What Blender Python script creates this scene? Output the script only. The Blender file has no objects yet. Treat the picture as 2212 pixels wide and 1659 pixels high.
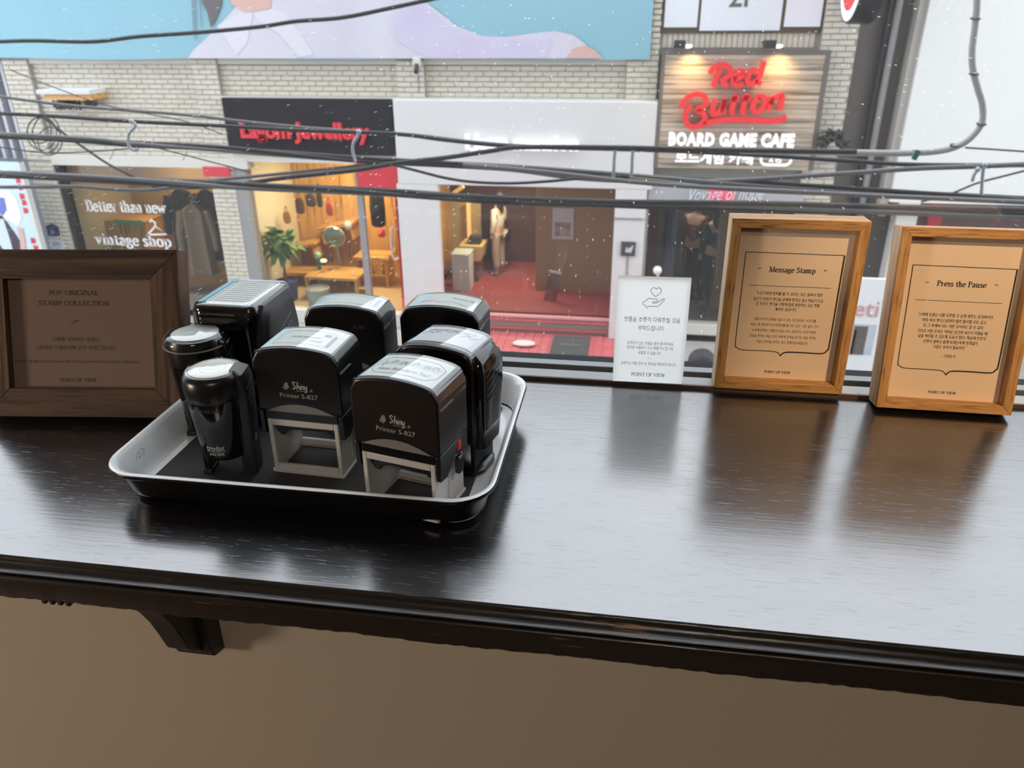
import bpy, bmesh, math, random
from math import sin, cos, pi, radians, hypot, tan, atan2
from mathutils import Vector, Matrix, Euler
random.seed(7)
SC = bpy.context.scene
COL = SC.collection

# ------------------------------------------------------------------ camera, sky, exposure
# world: X along the counter, Y out through the window, Z up; counter top is z = 0
CAMZ = .335
FPX, PITCH, ROLL, YAW = 1688.7, radians(25.455), radians(-.419), radians(8.85)
FW = Vector((-sin(YAW)*cos(PITCH), cos(YAW)*cos(PITCH), -sin(PITCH)))
_r = Vector((cos(YAW), sin(YAW), 0)); _u = _r.cross(FW)
RT = _r*cos(ROLL) + _u*sin(ROLL); UP = -_r*sin(ROLL) + _u*cos(ROLL)
CAMP = Vector((0, 0, CAMZ))
cam = bpy.data.cameras.new('camera'); camo = bpy.data.objects.new('camera', cam); COL.objects.link(camo)
cam.sensor_width = 36; cam.lens = FPX/2212*36
camo.matrix_world = Matrix(((RT.x, UP.x, -FW.x, 0), (RT.y, UP.y, -FW.y, 0), (RT.z, UP.z, -FW.z, CAMZ), (0, 0, 0, 1)))
cam.clip_start = .02; cam.clip_end = 200
cam.dof.use_dof = True; cam.dof.focus_distance = .62; cam.dof.aperture_fstop = 15
SC.camera = camo
W = bpy.data.worlds.new('overcast_sky'); SC.world = W; W.use_nodes = True
bg = W.node_tree.nodes['Background']
bg.inputs[0].default_value = (.89, .92, 1.0, 1); bg.inputs[1].default_value = 3.7
vs = SC.view_settings; vs.view_transform = 'Standard'; vs.look = 'None'; vs.gamma = 1; vs.exposure = 0
vs.use_curve_mapping = False
SC.cycles.max_bounces = 8; SC.cycles.transparent_max_bounces = 16; SC.cycles.sample_clamp_indirect = 4
SC.cycles.caustics_reflective = False; SC.cycles.caustics_refractive = False

def lamp(name, kind, loc, energy, color, target=None, **kw):
    l = bpy.data.lights.new(name, kind); l.energy = energy; l.color = color
    for k, v in kw.items(): setattr(l, k, v)
    o = bpy.data.objects.new(name, l); COL.objects.link(o); o.location = loc
    if target is not None:
        o.rotation_euler = (Vector(target)-Vector(loc)).to_track_quat('-Z', 'Y').to_euler()
    return o

# ------------------------------------------------------------------ helpers
def at(px, py, Y):                       # point of the plane y = Y seen at a photo position
    d = RT*((px-1106)/FPX) - UP*((py-829.5)/FPX) + FW
    return CAMP + d*(Y/d.y)
def rect(x0, y0, x1, y1, Y):             # (X0, X1, Z0, Z1) of an upright rectangle on the plane y = Y
    my, mx = (y0+y1)/2, (x0+x1)/2
    return at(x0, my, Y).x, at(x1, my, Y).x, at(mx, y1, Y).z, at(mx, y0, Y).z

def props(o, label=None, cat=None, group=None, kind=None):
    if label: o['label'] = label
    if cat: o['category'] = cat
    if group: o['group'] = group
    if kind: o['kind'] = kind
    return o
def thing(name, label, cat, loc=(0, 0, 0), rot=(0, 0, 0), group=None, kind=None):
    o = bpy.data.objects.new(name, None); COL.objects.link(o)
    o.empty_display_size = .05; o.location = loc; o.rotation_euler = rot
    return props(o, label, cat, group, kind)

class MB:
    def __init__(s): s.v = []; s.f = []
    def add(s, vs, fs):
        b = len(s.v); s.v += [tuple(p) for p in vs]; s.f += [tuple(i+b for i in f) for f in fs]; return s
    def box(s, x0, x1, y0, y1, z0, z1):
        return s.add([(x0,y0,z0),(x1,y0,z0),(x1,y1,z0),(x0,y1,z0),(x0,y0,z1),(x1,y0,z1),(x1,y1,z1),(x0,y1,z1)],
                     [(0,3,2,1),(4,5,6,7),(0,1,5,4),(1,2,6,5),(2,3,7,6),(3,0,4,7)])
    def prism(s, poly, a, b, ax='y'):    # 2-D polygon pushed along an axis
        n = len(poly)
        def P(u, w, t): return {'y': (u, t, w), 'x': (t, u, w), 'z': (u, w, t)}[ax]
        s.add([P(u, w, a) for u, w in poly]+[P(u, w, b) for u, w in poly],
              [tuple(range(n)), tuple(range(2*n-1, n-1, -1))]+[(i, i+n, (i+1) % n+n, (i+1) % n) for i in range(n)])
        return s
    def loft(s, rings, caps=(1, 1), closed=True):
        n = len(rings[0]); b = len(s.v); s.v += [tuple(p) for r in rings for p in r]
        for k in range(len(rings)-1):
            for i in range(n if closed else n-1):
                j = (i+1) % n; s.f.append((b+k*n+i, b+k*n+j, b+(k+1)*n+j, b+(k+1)*n+i))
        if caps[0]: s.f.append(tuple(b+i for i in range(n-1, -1, -1)))
        if caps[1]: s.f.append(tuple(b+(len(rings)-1)*n+i for i in range(n)))
        return s
    def tube(s, path, r, n=8, closed=False):
        P = [Vector(p) for p in path]; R = r if isinstance(r, (list, tuple)) else [r]*len(P)
        rings = []; up = None
        for i, p in enumerate(P):
            if closed: t = P[(i+1) % len(P)]-P[i-1]
            else: t = P[min(i+1, len(P)-1)]-P[max(i-1, 0)]
            t = t.normalized() if t.length > 1e-9 else Vector((1, 0, 0))
            if up is None: up = Vector((0, 0, 1)) if abs(t.z) < .9 else Vector((1, 0, 0))
            a = t.cross(up); a = a.normalized() if a.length > 1e-6 else Vector((1, 0, 0)); up = a.cross(t).normalized()
            rings.append([p+(a*cos(2*pi*k/n)+up*sin(2*pi*k/n))*R[i] for k in range(n)])
        if closed: rings.append(rings[0])
        return s.loft(rings, (0, 0) if closed else (1, 1))
    def lathe(s, prof, c=(0, 0, 0), n=24):
        return s.loft([[(c[0]+r*cos(2*pi*k/n), c[1]+r*sin(2*pi*k/n), c[2]+z) for k in range(n)] for r, z in prof])
    def ball(s, c, rx, ry=None, rz=None, n=12, m=8):
        ry = ry or rx; rz = rz or rx
        return s.loft([[(c[0]+rx*sin(t)*cos(2*pi*k/n), c[1]+ry*sin(t)*sin(2*pi*k/n), c[2]-rz*cos(t)) for k in range(n)]
                       for t in [pi*(j+.02)/(m+.04) for j in range(m+1)]])
    def build(s, name, mat, parent=None, smooth=0, bevel=0, seg=2, loc=None, rot=None, label=None, fix=True):
        me = bpy.data.meshes.new(name); me.from_pydata(s.v, [], s.f)
        if fix:
            bm = bmesh.new(); bm.from_mesh(me); bmesh.ops.recalc_face_normals(bm, faces=bm.faces); bm.to_mesh(me); bm.free()
        return mesh_obj(name, me, mat, parent, smooth, bevel, seg, loc, rot, label)
def mesh_obj(name, me, mat, parent=None, smooth=0, bevel=0, seg=2, loc=None, rot=None, label=None):
    if mat is not None and not me.materials: me.materials.append(mat)
    if smooth:
        me.polygons.foreach_set('use_smooth', [True]*len(me.polygons)); me.set_sharp_from_angle(angle=radians(smooth))
    o = bpy.data.objects.new(name, me); COL.objects.link(o); o.parent = parent
    if loc is not None: o.location = loc
    if rot is not None: o.rotation_euler = rot
    if bevel:
        m = o.modifiers.new('edge', 'BEVEL'); m.width = bevel; m.segments = seg; m.limit_method = 'ANGLE'; m.angle_limit = radians(40)
        me.polygons.foreach_set('use_smooth', [True]*len(me.polygons)); me.set_sharp_from_angle(angle=radians(35))
        m.harden_normals = False
    if label: o['label'] = label
    return o
def rr(w, d, r, z, n=6, cx=0, cy=0):     # rounded rectangle ring
    out = []
    for sx, sy, a0 in ((1, 1, 0), (-1, 1, 90), (-1, -1, 180), (1, -1, 270)):
        for k in range(n+1):
            a = radians(a0+90*k/n)
            out.append((cx+sx*(w/2-r)+r*cos(a), cy+sy*(d/2-r)+r*sin(a), z))
    return out
def smoothpath(pts, sub=6, closed=False):
    P = [Vector(p) for p in pts]; n = len(P); out = []
    for i in range(n if closed else n-1):
        g = (lambda k: P[k % n]) if closed else (lambda k: P[max(0, min(n-1, k))])
        p0, p1, p2, p3 = g(i-1), g(i), g(i+1), g(i+2)
        for j in range(sub):
            t = j/sub
            out.append(.5*((2*p1)+(p2-p0)*t+(2*p0-5*p1+4*p2-p3)*t*t+(3*p1-p0-3*p2+p3)*t**3))
    if not closed: out.append(P[-1])
    return out
def ribbon(mb, pts, w, z=0, closed=False, th=0):   # flat stroke in the local XY plane; w number or function of direction
    P = [Vector((p[0], p[1], 0)) for p in pts]; n = len(P); L = []; Rr = []
    for i in range(n):
        t = (P[(i+1) % n]-P[i-1]) if closed else (P[min(i+1, n-1)]-P[max(i-1, 0)])
        t = t.normalized() if t.length > 1e-12 else Vector((1, 0, 0))
        ww = w(t) if callable(w) else w
        nn = Vector((-t.y, t.x, 0))*ww/2
        L.append((P[i].x+nn.x, P[i].y+nn.y, z)); Rr.append((P[i].x-nn.x, P[i].y-nn.y, z))
    fs = [(i, (i+1) % n, (i+1) % n+n, i+n) for i in range(n if closed else n-1)]
    if not th: mb.add(L+Rr, fs)
    else:
        up = [(a, b, z+th) for a, b, _ in L+Rr]
        fs2 = [tuple(k+2*n for k in f[::-1]) for f in fs]; sd = []
        for i in range(n if closed else n-1):
            j = (i+1) % n; sd += [(i, i+2*n, j+2*n, j), (i+n, j+n, j+3*n, i+3*n)]
        if not closed: sd += [(0, n, 3*n, 2*n), (n-1, 3*n-1, 4*n-1, 2*n-1)]
        mb.add(L+Rr+up, fs+fs2+sd)
    return mb

# ------------------------------------------------------------------ materials
MATS = {}
def mat(name, col, rough=.5, metal=0, ior=1.5, spec=.5, var=None, bump=None, stretch=(1, 1, 1), emit=None, trans=0, coat=0, sss=0):
    """procedural principled material; var = (scale, amount, colour2), bump = (scale, strength, distance)"""
    if name in MATS: return MATS[name]
    m = bpy.data.materials.new(name); m.use_nodes = True; nt = m.node_tree; N = nt.nodes; L = nt.links
    b = N['Principled BSDF']; I = b.inputs
    I['Base Color'].default_value = (*col, 1); I['Roughness'].default_value = rough; I['Metallic'].default_value = metal
    I['IOR'].default_value = ior; I['Specular IOR Level'].default_value = spec; I['Coat Weight'].default_value = coat
    if coat: I['Coat Roughness'].default_value = .08
    if trans: I['Transmission Weight'].default_value = trans
    if emit: I['Emission Color'].default_value = (*emit[0], 1); I['Emission Strength'].default_value = emit[1]
    tc = N.new('ShaderNodeTexCoord'); mp = N.new('ShaderNodeMapping'); mp.inputs['Scale'].default_value = stretch
    L.new(tc.outputs['Object'], mp.inputs[0])
    if var is None: var = (40, .12, tuple(c*.8 for c in col))
    nz = N.new('ShaderNodeTexNoise'); nz.inputs['Scale'].default_value = var[0]; nz.inputs['Detail'].default_value = 5
    nz.inputs['Roughness'].default_value = .65
    L.new(mp.outputs[0], nz.inputs['Vector'])
    rp = N.new('ShaderNodeValToRGB'); rp.color_ramp.elements[0].position = .35; rp.color_ramp.elements[1].position = .68
    rp.color_ramp.elements[0].color = (*[c*(1-var[1])+d*var[1] for c, d in zip(col, var[2])], 1)
    rp.color_ramp.elements[1].color = (*col, 1)
    L.new(nz.outputs[0], rp.inputs[0]); L.new(rp.outputs[0], I['Base Color'])
    if bump:
        n2 = N.new('ShaderNodeTexNoise'); n2.inputs['Scale'].default_value = bump[0]; n2.inputs['Detail'].default_value = 6
        L.new(mp.outputs[0], n2.inputs['Vector'])
        bp = N.new('ShaderNodeBump'); bp.inputs['Strength'].default_value = bump[1]; bp.inputs['Distance'].default_value = bump[2]
        L.new(n2.outputs[0], bp.inputs['Height']); L.new(bp.outputs[0], I['Normal'])
    MATS[name] = m; return m
def wood(name, light, dark, axis, rough=.5, fine=1.0, relief=.0004, bstr=.5):
    """straight-grained wood, grain running along the given object axis"""
    if name in MATS: return MATS[name]
    m = bpy.data.materials.new(name); m.use_nodes = True; nt = m.node_tree; N = nt.nodes; L = nt.links
    b = N['Principled BSDF']; b.inputs['Roughness'].default_value = rough
    tc = N.new('ShaderNodeTexCoord'); mp = N.new('ShaderNodeMapping')
    sc = [260*fine]*3; sc['xyz'.index(axis)] = 9*fine; mp.inputs['Scale'].default_value = sc
    L.new(tc.outputs['Object'], mp.inputs[0])
    nz = N.new('ShaderNodeTexNoise'); nz.inputs['Scale'].default_value = 1; nz.inputs['Detail'].default_value = 6; nz.inputs['Distortion'].default_value = .6
    L.new(mp.outputs[0], nz.inputs['Vector'])
    rp = N.new('ShaderNodeValToRGB'); e = rp.color_ramp.elements
    e[0].position = .3; e[0].color = (*dark, 1); e[1].position = .62; e[1].color = (*light, 1)
    L.new(nz.outputs[0], rp.inputs[0])
    mp2 = N.new('ShaderNodeMapping'); sc2 = [900*fine]*3; sc2['xyz'.index(axis)] = 45*fine; mp2.inputs['Scale'].default_value = sc2
    L.new(tc.outputs['Object'], mp2.inputs[0])
    n2 = N.new('ShaderNodeTexNoise'); n2.inputs['Scale'].default_value = 1; n2.inputs['Detail'].default_value = 3
    L.new(mp2.outputs[0], n2.inputs['Vector'])
    rp2 = N.new('ShaderNodeValToRGB'); e = rp2.color_ramp.elements
    e[0].position = .34; e[0].color = (.45, .4, .36, 1); e[1].position = .46; e[1].color = (1, 1, 1, 1)
    L.new(n2.outputs[0], rp2.inputs[0])
    mx = N.new('ShaderNodeMix'); mx.data_type = 'RGBA'; mx.blend_type = 'MULTIPLY'; mx.inputs[0].default_value = 1
    L.new(rp.outputs[0], mx.inputs[6]); L.new(rp2.outputs[0], mx.inputs[7]); L.new(mx.outputs[2], b.inputs['Base Color'])
    bp = N.new('ShaderNodeBump'); bp.inputs['Strength'].default_value = bstr; bp.inputs['Distance'].default_value = relief
    L.new(nz.outputs[0], bp.inputs['Height']); L.new(bp.outputs[0], b.inputs['Normal'])
    MATS[name] = m; return m
def clear(name, tint=(1, 1, 1), ior=1.45, rough=.0, dust=False, refl=1.0):
    """thin clear sheet: straight-through light plus Fresnel reflection; dust = specks stuck on the sheet"""
    if name in MATS: return MATS[name]
    m = bpy.data.materials.new(name); m.use_nodes = True; nt = m.node_tree; N = nt.nodes; L = nt.links
    N.remove(N['Principled BSDF']); out = N['Material Output']
    tr = N.new('ShaderNodeBsdfTransparent'); tr.inputs[0].default_value = (*tint, 1)
    gl = N.new('ShaderNodeBsdfGlossy'); gl.inputs['Roughness'].default_value = rough
    fr = N.new('ShaderNodeFresnel'); ge = N.new('ShaderNodeNewGeometry')
    io = N.new('ShaderNodeMapRange'); io.inputs[3].default_value = ior; io.inputs[4].default_value = 1/ior   # same reflection from both faces of the sheet
    L.new(ge.outputs['Backfacing'], io.inputs[0]); L.new(io.outputs[0], fr.inputs[0])
    ml = N.new('ShaderNodeMath'); ml.operation = 'MULTIPLY'; ml.inputs[1].default_value = refl; L.new(fr.outputs[0], ml.inputs[0])
    mx = N.new('ShaderNodeMixShader'); L.new(ml.outputs[0], mx.inputs[0]); L.new(tr.outputs[0], mx.inputs[1]); L.new(gl.outputs[0], mx.inputs[2])
    last = mx
    if dust:
        tc = N.new('ShaderNodeTexCoord'); vo = N.new('ShaderNodeTexVoronoi'); vo.inputs['Scale'].default_value = 185
        vo.inputs['Randomness'].default_value = 1; vo.voronoi_dimensions = '2D'; sx_ = N.new('ShaderNodeSeparateXYZ'); cx_ = N.new('ShaderNodeCombineXYZ'); L.new(tc.outputs['Object'], sx_.inputs[0]); L.new(sx_.outputs[0], cx_.inputs[0]); L.new(sx_.outputs[2], cx_.inputs[1]); L.new(cx_.outputs[0], vo.inputs['Vector'])
        # a speck in some of the cells only, of uneven size
        sep = N.new('ShaderNodeSeparateColor'); L.new(vo.outputs['Color'], sep.inputs[0])
        big = N.new('ShaderNodeTexNoise'); big.inputs['Scale'].default_value = 7; big.inputs['Detail'].default_value = 2
        L.new(tc.outputs['Object'], big.inputs['Vector'])
        ra = N.new('ShaderNodeMapRange'); ra.inputs[1].default_value = .42; ra.inputs[2].default_value = .7
        ra.inputs[3].default_value = .22; ra.inputs[4].default_value = .75; L.new(big.outputs[0], ra.inputs[0])
        cmp_ = N.new('ShaderNodeMath'); cmp_.operation = 'LESS_THAN'; L.new(sep.outputs[0], cmp_.inputs[0]); L.new(ra.outputs[0], cmp_.inputs[1])
        rad = N.new('ShaderNodeMath'); rad.operation = 'MULTIPLY_ADD'; rad.inputs[1].default_value = .10; rad.inputs[2].default_value = .022
        pw = N.new('ShaderNodeMath'); pw.operation = 'POWER'; pw.inputs[1].default_value = 3; L.new(sep.outputs[1], pw.inputs[0]); L.new(pw.outputs[0], rad.inputs[0])
        lt = N.new('ShaderNodeMath'); lt.operation = 'LESS_THAN'; L.new(vo.outputs['Distance'], lt.inputs[0]); L.new(rad.outputs[0], lt.inputs[1])
        an = N.new('ShaderNodeMath'); an.operation = 'MULTIPLY'; L.new(lt.outputs[0], an.inputs[0]); L.new(cmp_.outputs[0], an.inputs[1])
        fa = N.new('ShaderNodeMath'); fa.operation = 'MULTIPLY'; fa.inputs[1].default_value = .42; L.new(an.outputs[0], fa.inputs[0])
        tl = N.new('ShaderNodeBsdfTranslucent'); tl.inputs[0].default_value = (.85, .87, .9, 1)
        # faint even film of dirt
        film = N.new('ShaderNodeMath'); film.operation = 'MAXIMUM'; film.inputs[1].default_value = .010; L.new(fa.outputs[0], film.inputs[0])
        m2 = N.new('ShaderNodeMixShader'); L.new(film.outputs[0], m2.inputs[0]); L.new(mx.outputs[0], m2.inputs[1]); L.new(tl.outputs[0], m2.inputs[2])
        last = m2
    L.new(last.outputs[0], out.inputs[0])
    MATS[name] = m; return m

# ------------------------------------------------------------------ lettering
def FRONT(x, y, z, s=1):                 # basis for lettering that faces -y: text x -> x, text y -> z
    return Matrix(((s, 0, 0, x), (0, 0, -s, y), (0, s, 0, z), (0, 0, 0, 1)))
def text_mesh(body, size, align='CENTER', bold=0, shear=0, extrude=0, space=1, width=None, res=2):
    c = bpy.data.curves.new('lettering', 'FONT'); c.body = body; c.size = size; c.align_x = align; c.align_y = 'CENTER'
    c.offset = bold; c.shear = shear; c.extrude = extrude; c.space_character = space; c.resolution_u = res
    o = bpy.data.objects.new('lettering', c); me = bpy.data.meshes.new_from_object(o)
    bpy.data.objects.remove(o); bpy.data.curves.remove(c)
    if width:
        xs = [v.co.x for v in me.vertices]
        if xs:
            k = width/max(1e-9, max(xs)-min(xs)); me.transform(Matrix.Diagonal((k, 1, 1, 1)))
    return me
GLYPH = {}
def hangul_mesh(body, size, width):
    """Korean line set from letters that are each converted only once"""
    V, Fc, x = [], [], 0
    for ch in body:
        if ch == ' ': x += .3; continue
        if ch not in GLYPH:
            m = text_mesh(ch, 1, 'LEFT', res=1); GLYPH[ch] = ([tuple(v.co) for v in m.vertices], [tuple(p.vertices) for p in m.polygons]); bpy.data.meshes.remove(m)
        vs, fs = GLYPH[ch]; b = len(V); lo = min(v[0] for v in vs); hi = max(v[0] for v in vs)
        zoff = {'.': -.33, ',': -.33, '“': .3, '”': .3, '*': .3}.get(ch, 0)
        k = -lo+.04 if ord(ch) < 0xac00 else 0
        V += [(v[0]+x+k, v[1]+zoff, 0) for v in vs]; Fc += [tuple(i+b for i in f) for f in fs]
        x += .92 if ord(ch) >= 0xac00 else hi-lo+.1
    me = bpy.data.meshes.new('lettering'); me.from_pydata(V, [], Fc)
    me.transform(Matrix.Diagonal((width/x, size, 1, 1)) @ Matrix.Translation((-x/2, 0, 0))); return me
def put_text(parent, body, size, M, material, name='lettering', **kw):
    me = text_mesh(body, size, **kw); me.transform(M); me.materials.clear()
    return mesh_obj(name, me, material, parent)
SERIF = {}
def _defs():
    def k(*p): return ('k', p)
    def n(*p): return ('n', p)
    def a(*p): return ('a', p)
    H = .7; S = SERIF
    S['P'] = (.56, [k((.16, 0), (.16, H)), a((.16, .68), (.36, .67), (.49, .57), (.48, .43), (.34, .34), (.16, .35))], [(.16, 0), (.12, H)])
    S['B'] = (.6, S['P'][1]+[a((.3, .36), (.46, .33), (.54, .2), (.46, .05), (.3, .02), (.16, .02))], [(.12, 0), (.12, H)])
    S['R'] = (.62, S['P'][1]+[k((.32, .35), (.56, 0))], [(.16, 0), (.12, H), (.58, 0)])
    S['O'] = (.74, [('ac', ((.37, .71), (.13, .58), (.07, .35), (.13, .12), (.37, -.01), (.61, .12), (.67, .35), (.61, .58)))], [])
    S['C'] = (.66, [a((.6, .54), (.5, .66), (.36, .7), (.15, .58), (.07, .35), (.15, .12), (.36, 0), (.52, .04), (.62, .16)), n((.61, .68), (.61, .5))], [])
    S['G'] = (.7, S['C'][1]+[k((.6, .02), (.6, .3))], [(.6, .3)])
    S['V'] = (.66, [k((.1, H), (.34, 0)), n((.34, 0), (.58, H))], [(.1, H), (.58, H)])
    S['W'] = (.94, [k((.1, H), (.28, 0)), n((.28, 0), (.48, H)), k((.46, H), (.66, 0)), n((.66, 0), (.86, H))], [(.1, H), (.86, H), (.47, H)])
    S['I'] = (.32, [k((.16, 0), (.16, H))], [(.16, 0), (.16, H)])
    S['N'] = (.72, [n((.14, 0), (.14, H)), k((.14, H), (.58, 0)), n((.58, 0), (.58, H))], [(.14, 0), (.1, H), (.58, H)])
    S['A'] = (.68, [n((.1, 0), (.34, H)), k((.34, H), (.58, 0)), n((.2, .25), (.5, .25))], [(.1, 0), (.58, 0)])
    S['L'] = (.56, [k((.16, 0), (.16, H)), n((.16, .02), (.5, .02)), n((.5, 0), (.51, .16))], [(.14, 0), (.16, H)])
    S['S'] = (.52, [a((.43, .56), (.36, .67), (.22, .69), (.1, .58), (.14, .45), (.34, .33), (.44, .2), (.36, .04), (.2, 0), (.08, .12)), n((.43, .68), (.43, .53)), n((.08, .16), (.08, 0))], [])
    S['T'] = (.62, [k((.31, 0), (.31, H)), n((.06, .68), (.56, .68)), n((.06, .7), (.05, .54)), n((.56, .7), (.57, .54))], [(.31, 0)])
    S['M'] = (.84, [n((.13, 0), (.17, H)), k((.17, H), (.42, 0)), n((.42, 0), (.67, H)), k((.67, H), (.71, 0))], [(.13, 0), (.14, H), (.7, H), (.71, 0)])
    S['E'] = (.57, [k((.16, 0), (.16, H)), n((.16, .68), (.48, .68)), n((.16, .36), (.42, .36)), n((.16, .02), (.5, .02)), n((.48, .7), (.48, .54)), n((.51, 0), (.51, .16)), n((.42, .44), (.42, .28))], [(.13, 0), (.13, H)])
    S['F'] = (.53, S['E'][1][:3]+[S['E'][1][4]], [(.16, 0), (.13, H)])
    x = .46
    S['e'] = (.46, [a((.09, .25), (.39, .27), (.36, .41), (.24, x), (.11, .37), (.07, .22), (.12, .06), (.26, 0), (.41, .09))], [])
    S['s'] = (.4, [a((.33, .37), (.27, .44), (.17, x), (.09, .38), (.13, .29), (.27, .2), (.33, .12), (.26, .02), (.15, 0), (.07, .08))], [])
    S['a'] = (.46, [a((.1, .36), (.17, .44), (.28, x), (.34, .38), (.34, .06), (.42, .01)), a((.34, .27), (.18, .23), (.08, .13), (.12, .02), (.22, 0), (.34, .1))], [])
    S['g'] = (.46, [('ac', ((.21, x), (.1, .4), (.1, .26), (.21, .2), (.32, .26), (.32, .4))), n((.31, .43), (.43, .45)), a((.15, .2), (.1, .12), (.2, .07), (.36, .03), (.39, -.1), (.24, -.2), (.08, -.14), (.09, -.03), (.2, .06))], [])
    S['m'] = (.8, [k((.14, 0), (.14, x)), a((.14, .34), (.26, x), (.38, .38), (.38, 0)), a((.38, .34), (.5, x), (.62, .38), (.62, 0))], [(.14, 0), (.38, 0), (.62, 0), (.11, x)])
    S['n'] = (.54, [k((.14, 0), (.14, x)), a((.14, .34), (.28, x), (.4, .38), (.4, 0))], [(.14, 0), (.4, 0), (.11, x)])
    S['h'] = (.54, [k((.14, 0), (.14, H)), a((.14, .34), (.28, x), (.4, .38), (.4, 0))], [(.14, 0), (.4, 0), (.11, H)])
    S['p'] = (.54, [k((.14, -.2), (.14, x)), a((.14, .36), (.28, x), (.43, .34), (.44, .14), (.3, 0), (.14, .06))], [(.14, -.2), (.11, x)])
    S['r'] = (.4, [k((.14, 0), (.14, x)), a((.14, .32), (.22, .43), (.34, .42))], [(.15, 0), (.11, x)])
    S['t'] = (.34, [a((.17, .6), (.17, .1), (.22, .02), (.33, .06)), n((.06, x-.02), (.32, x-.02))], [])
    S['u'] = (.54, [a((.13, x), (.13, .12), (.22, .01), (.38, .1)), k((.4, x), (.4, 0))], [(.1, x), (.37, x), (.43, 0)])
    S['i'] = (.28, [k((.14, 0), (.14, x)), k((.14, .6), (.14, .68))], [(.14, 0), (.11, x)])
    S['o'] = (.5, [('ac', ((.25, x), (.12, .4), (.08, .23), (.12, .06), (.25, 0), (.38, .06), (.42, .23), (.38, .4)))], [])
    S['v'] = (.48, [k((.08, x), (.24, 0)), n((.24, 0), (.4, x))], [(.08, x), (.4, x)])
    S['w'] = (.72, [k((.08, x), (.22, 0)), n((.22, 0), (.36, x)), k((.36, x), (.5, 0)), n((.5, 0), (.64, x))], [(.08, x), (.64, x)])
    S[' '] = (.26, [], [])
_defs()
def serif_text(parent, body, cap, M, material, width=None, track=.0, thick=.1, thin=.045, name='lettering', th=0):
    """lettering drawn from strokes with serifs; cap = cap height in metres, centred on the origin"""
    mb = MB(); x = 0
    for ch in body:
        w, st, sf = SERIF[ch]
        for kind, p in st:
            if kind in 'kn': ribbon(mb, [(x+a, b) for a, b in p], thick if kind == 'k' else thin, th=th)
            else:
                q = smoothpath([(x+a, b, 0) for a, b in p], 4, closed=(kind == 'ac'))
                ribbon(mb, q, lambda t: thin+(thick-thin)*abs(t.y)**1.3, closed=(kind == 'ac'), th=th)
        for a, b in sf:
            d = .012 if b > .1 else -.012
            ribbon(mb, [(x+a-.085-thick*.3, b-d), (x+a+.085+thick*.3, b-d)], thin*.9, th=th)
        x += w+track
    s = cap/.7; sx = width/x if width else s
    me = bpy.data.meshes.new(name); me.from_pydata(mb.v, [], mb.f)
    me.transform(M @ Matrix.Diagonal((sx, s, s, 1)) @ Matrix.Translation((-x/2, -.35, 0)))
    return mesh_obj(name, me, material, parent)
# ================================================================== THE ROOM
PLAST = mat('wall_paint', (.43, .365, .285), .75, var=(3, .12, (.36, .31, .24)), bump=(90, .08, .001))
CEIL = mat('ceiling_paint', (.20, .17, .14), .8)
ROOMW = mat('room_wall_paint', (.16, .13, .10), .8)
FLOORW = wood('floor_boards', (.16, .1, .06), (.07, .045, .03), 'x', .5, .05)
SEALANT = mat('dark_metal', (.008, .010, .014), .6, spec=.15)
GREYAL = mat('grey_aluminium', (.22, .23, .24), .4, metal=.6)
LEDGE = mat('grey_ledge_paint', (.30, .30, .30), .35, var=(30, .25, (.2, .2, .2)))
LEDGEB = wood('ledge_front_wood', (.10, .058, .04), (.05, .03, .022), 'x', .5)

mb = MB().box(-2.6, 2.6, .58, .80, -1, -.026); mb.box(-2.6, -2.2, .71, .86, -.026, 1.7); mb.box(2.2, 2.6, .71, .86, -.026, 1.7); mb.box(-2.2, 2.2, .71, .86, 1.45, 1.7)
props(mb.build('wall_front', PLAST), kind='structure')
props(MB().box(-2.7, 2.7, -3.1, .58, -1.1, -1).build('floor', FLOORW), kind='structure')
props(MB().box(-2.7, 2.7, -3.1, .86, 1.7, 1.8).build('ceiling', CEIL), kind='structure')
props(MB().box(-2.7, 2.7, -3.1, -3, -1, 1.7).build('wall_back', ROOMW), kind='structure')
props(MB().box(-2.7, -2.6, -3, .86, -1, 1.7).build('wall_left', ROOMW), kind='structure')
props(MB().box(2.6, 2.7, -3, .86, -1, 1.7).build('wall_right', ROOMW), kind='structure')

# ------------------------------------------------------------------ window
win = MB().box(-2.2, 2.2, .757, .7725, -.026, .0022)
win.box(-2.2, -2.15, .757, .80, .0022, 1.45); win.box(2.15, 2.2, .757, .80, .0022, 1.45); win.box(-2.15, 2.15, .757, .80, 1.41, 1.45)
wo = props(win.build('window_1', SEALANT, bevel=.001), 'black metal window frame around the clear street-side glass', kind='structure')
MB().box(-2.15, 2.15, .766, .770, .0022, 1.41).build('pane', clear('window_glass', (.97, .985, .98), 1.45, 0, True), wo)
MB().box(-2.2, 2.2, .7445, .757, -.02, .0025).build('frame_lip', GREYAL, wo, bevel=.0008)
led = props(MB().box(-2.2, 2.2, .7095, .7275, 0, .0042).build('trim_1', LEDGE, bevel=.0006), 'narrow grey ledge strip along the foot of the window', kind='structure')
MB().box(-2.2, 2.2, .7075, .7095, 0, .0040).build('ledge_front', LEDGEB, led)

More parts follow.
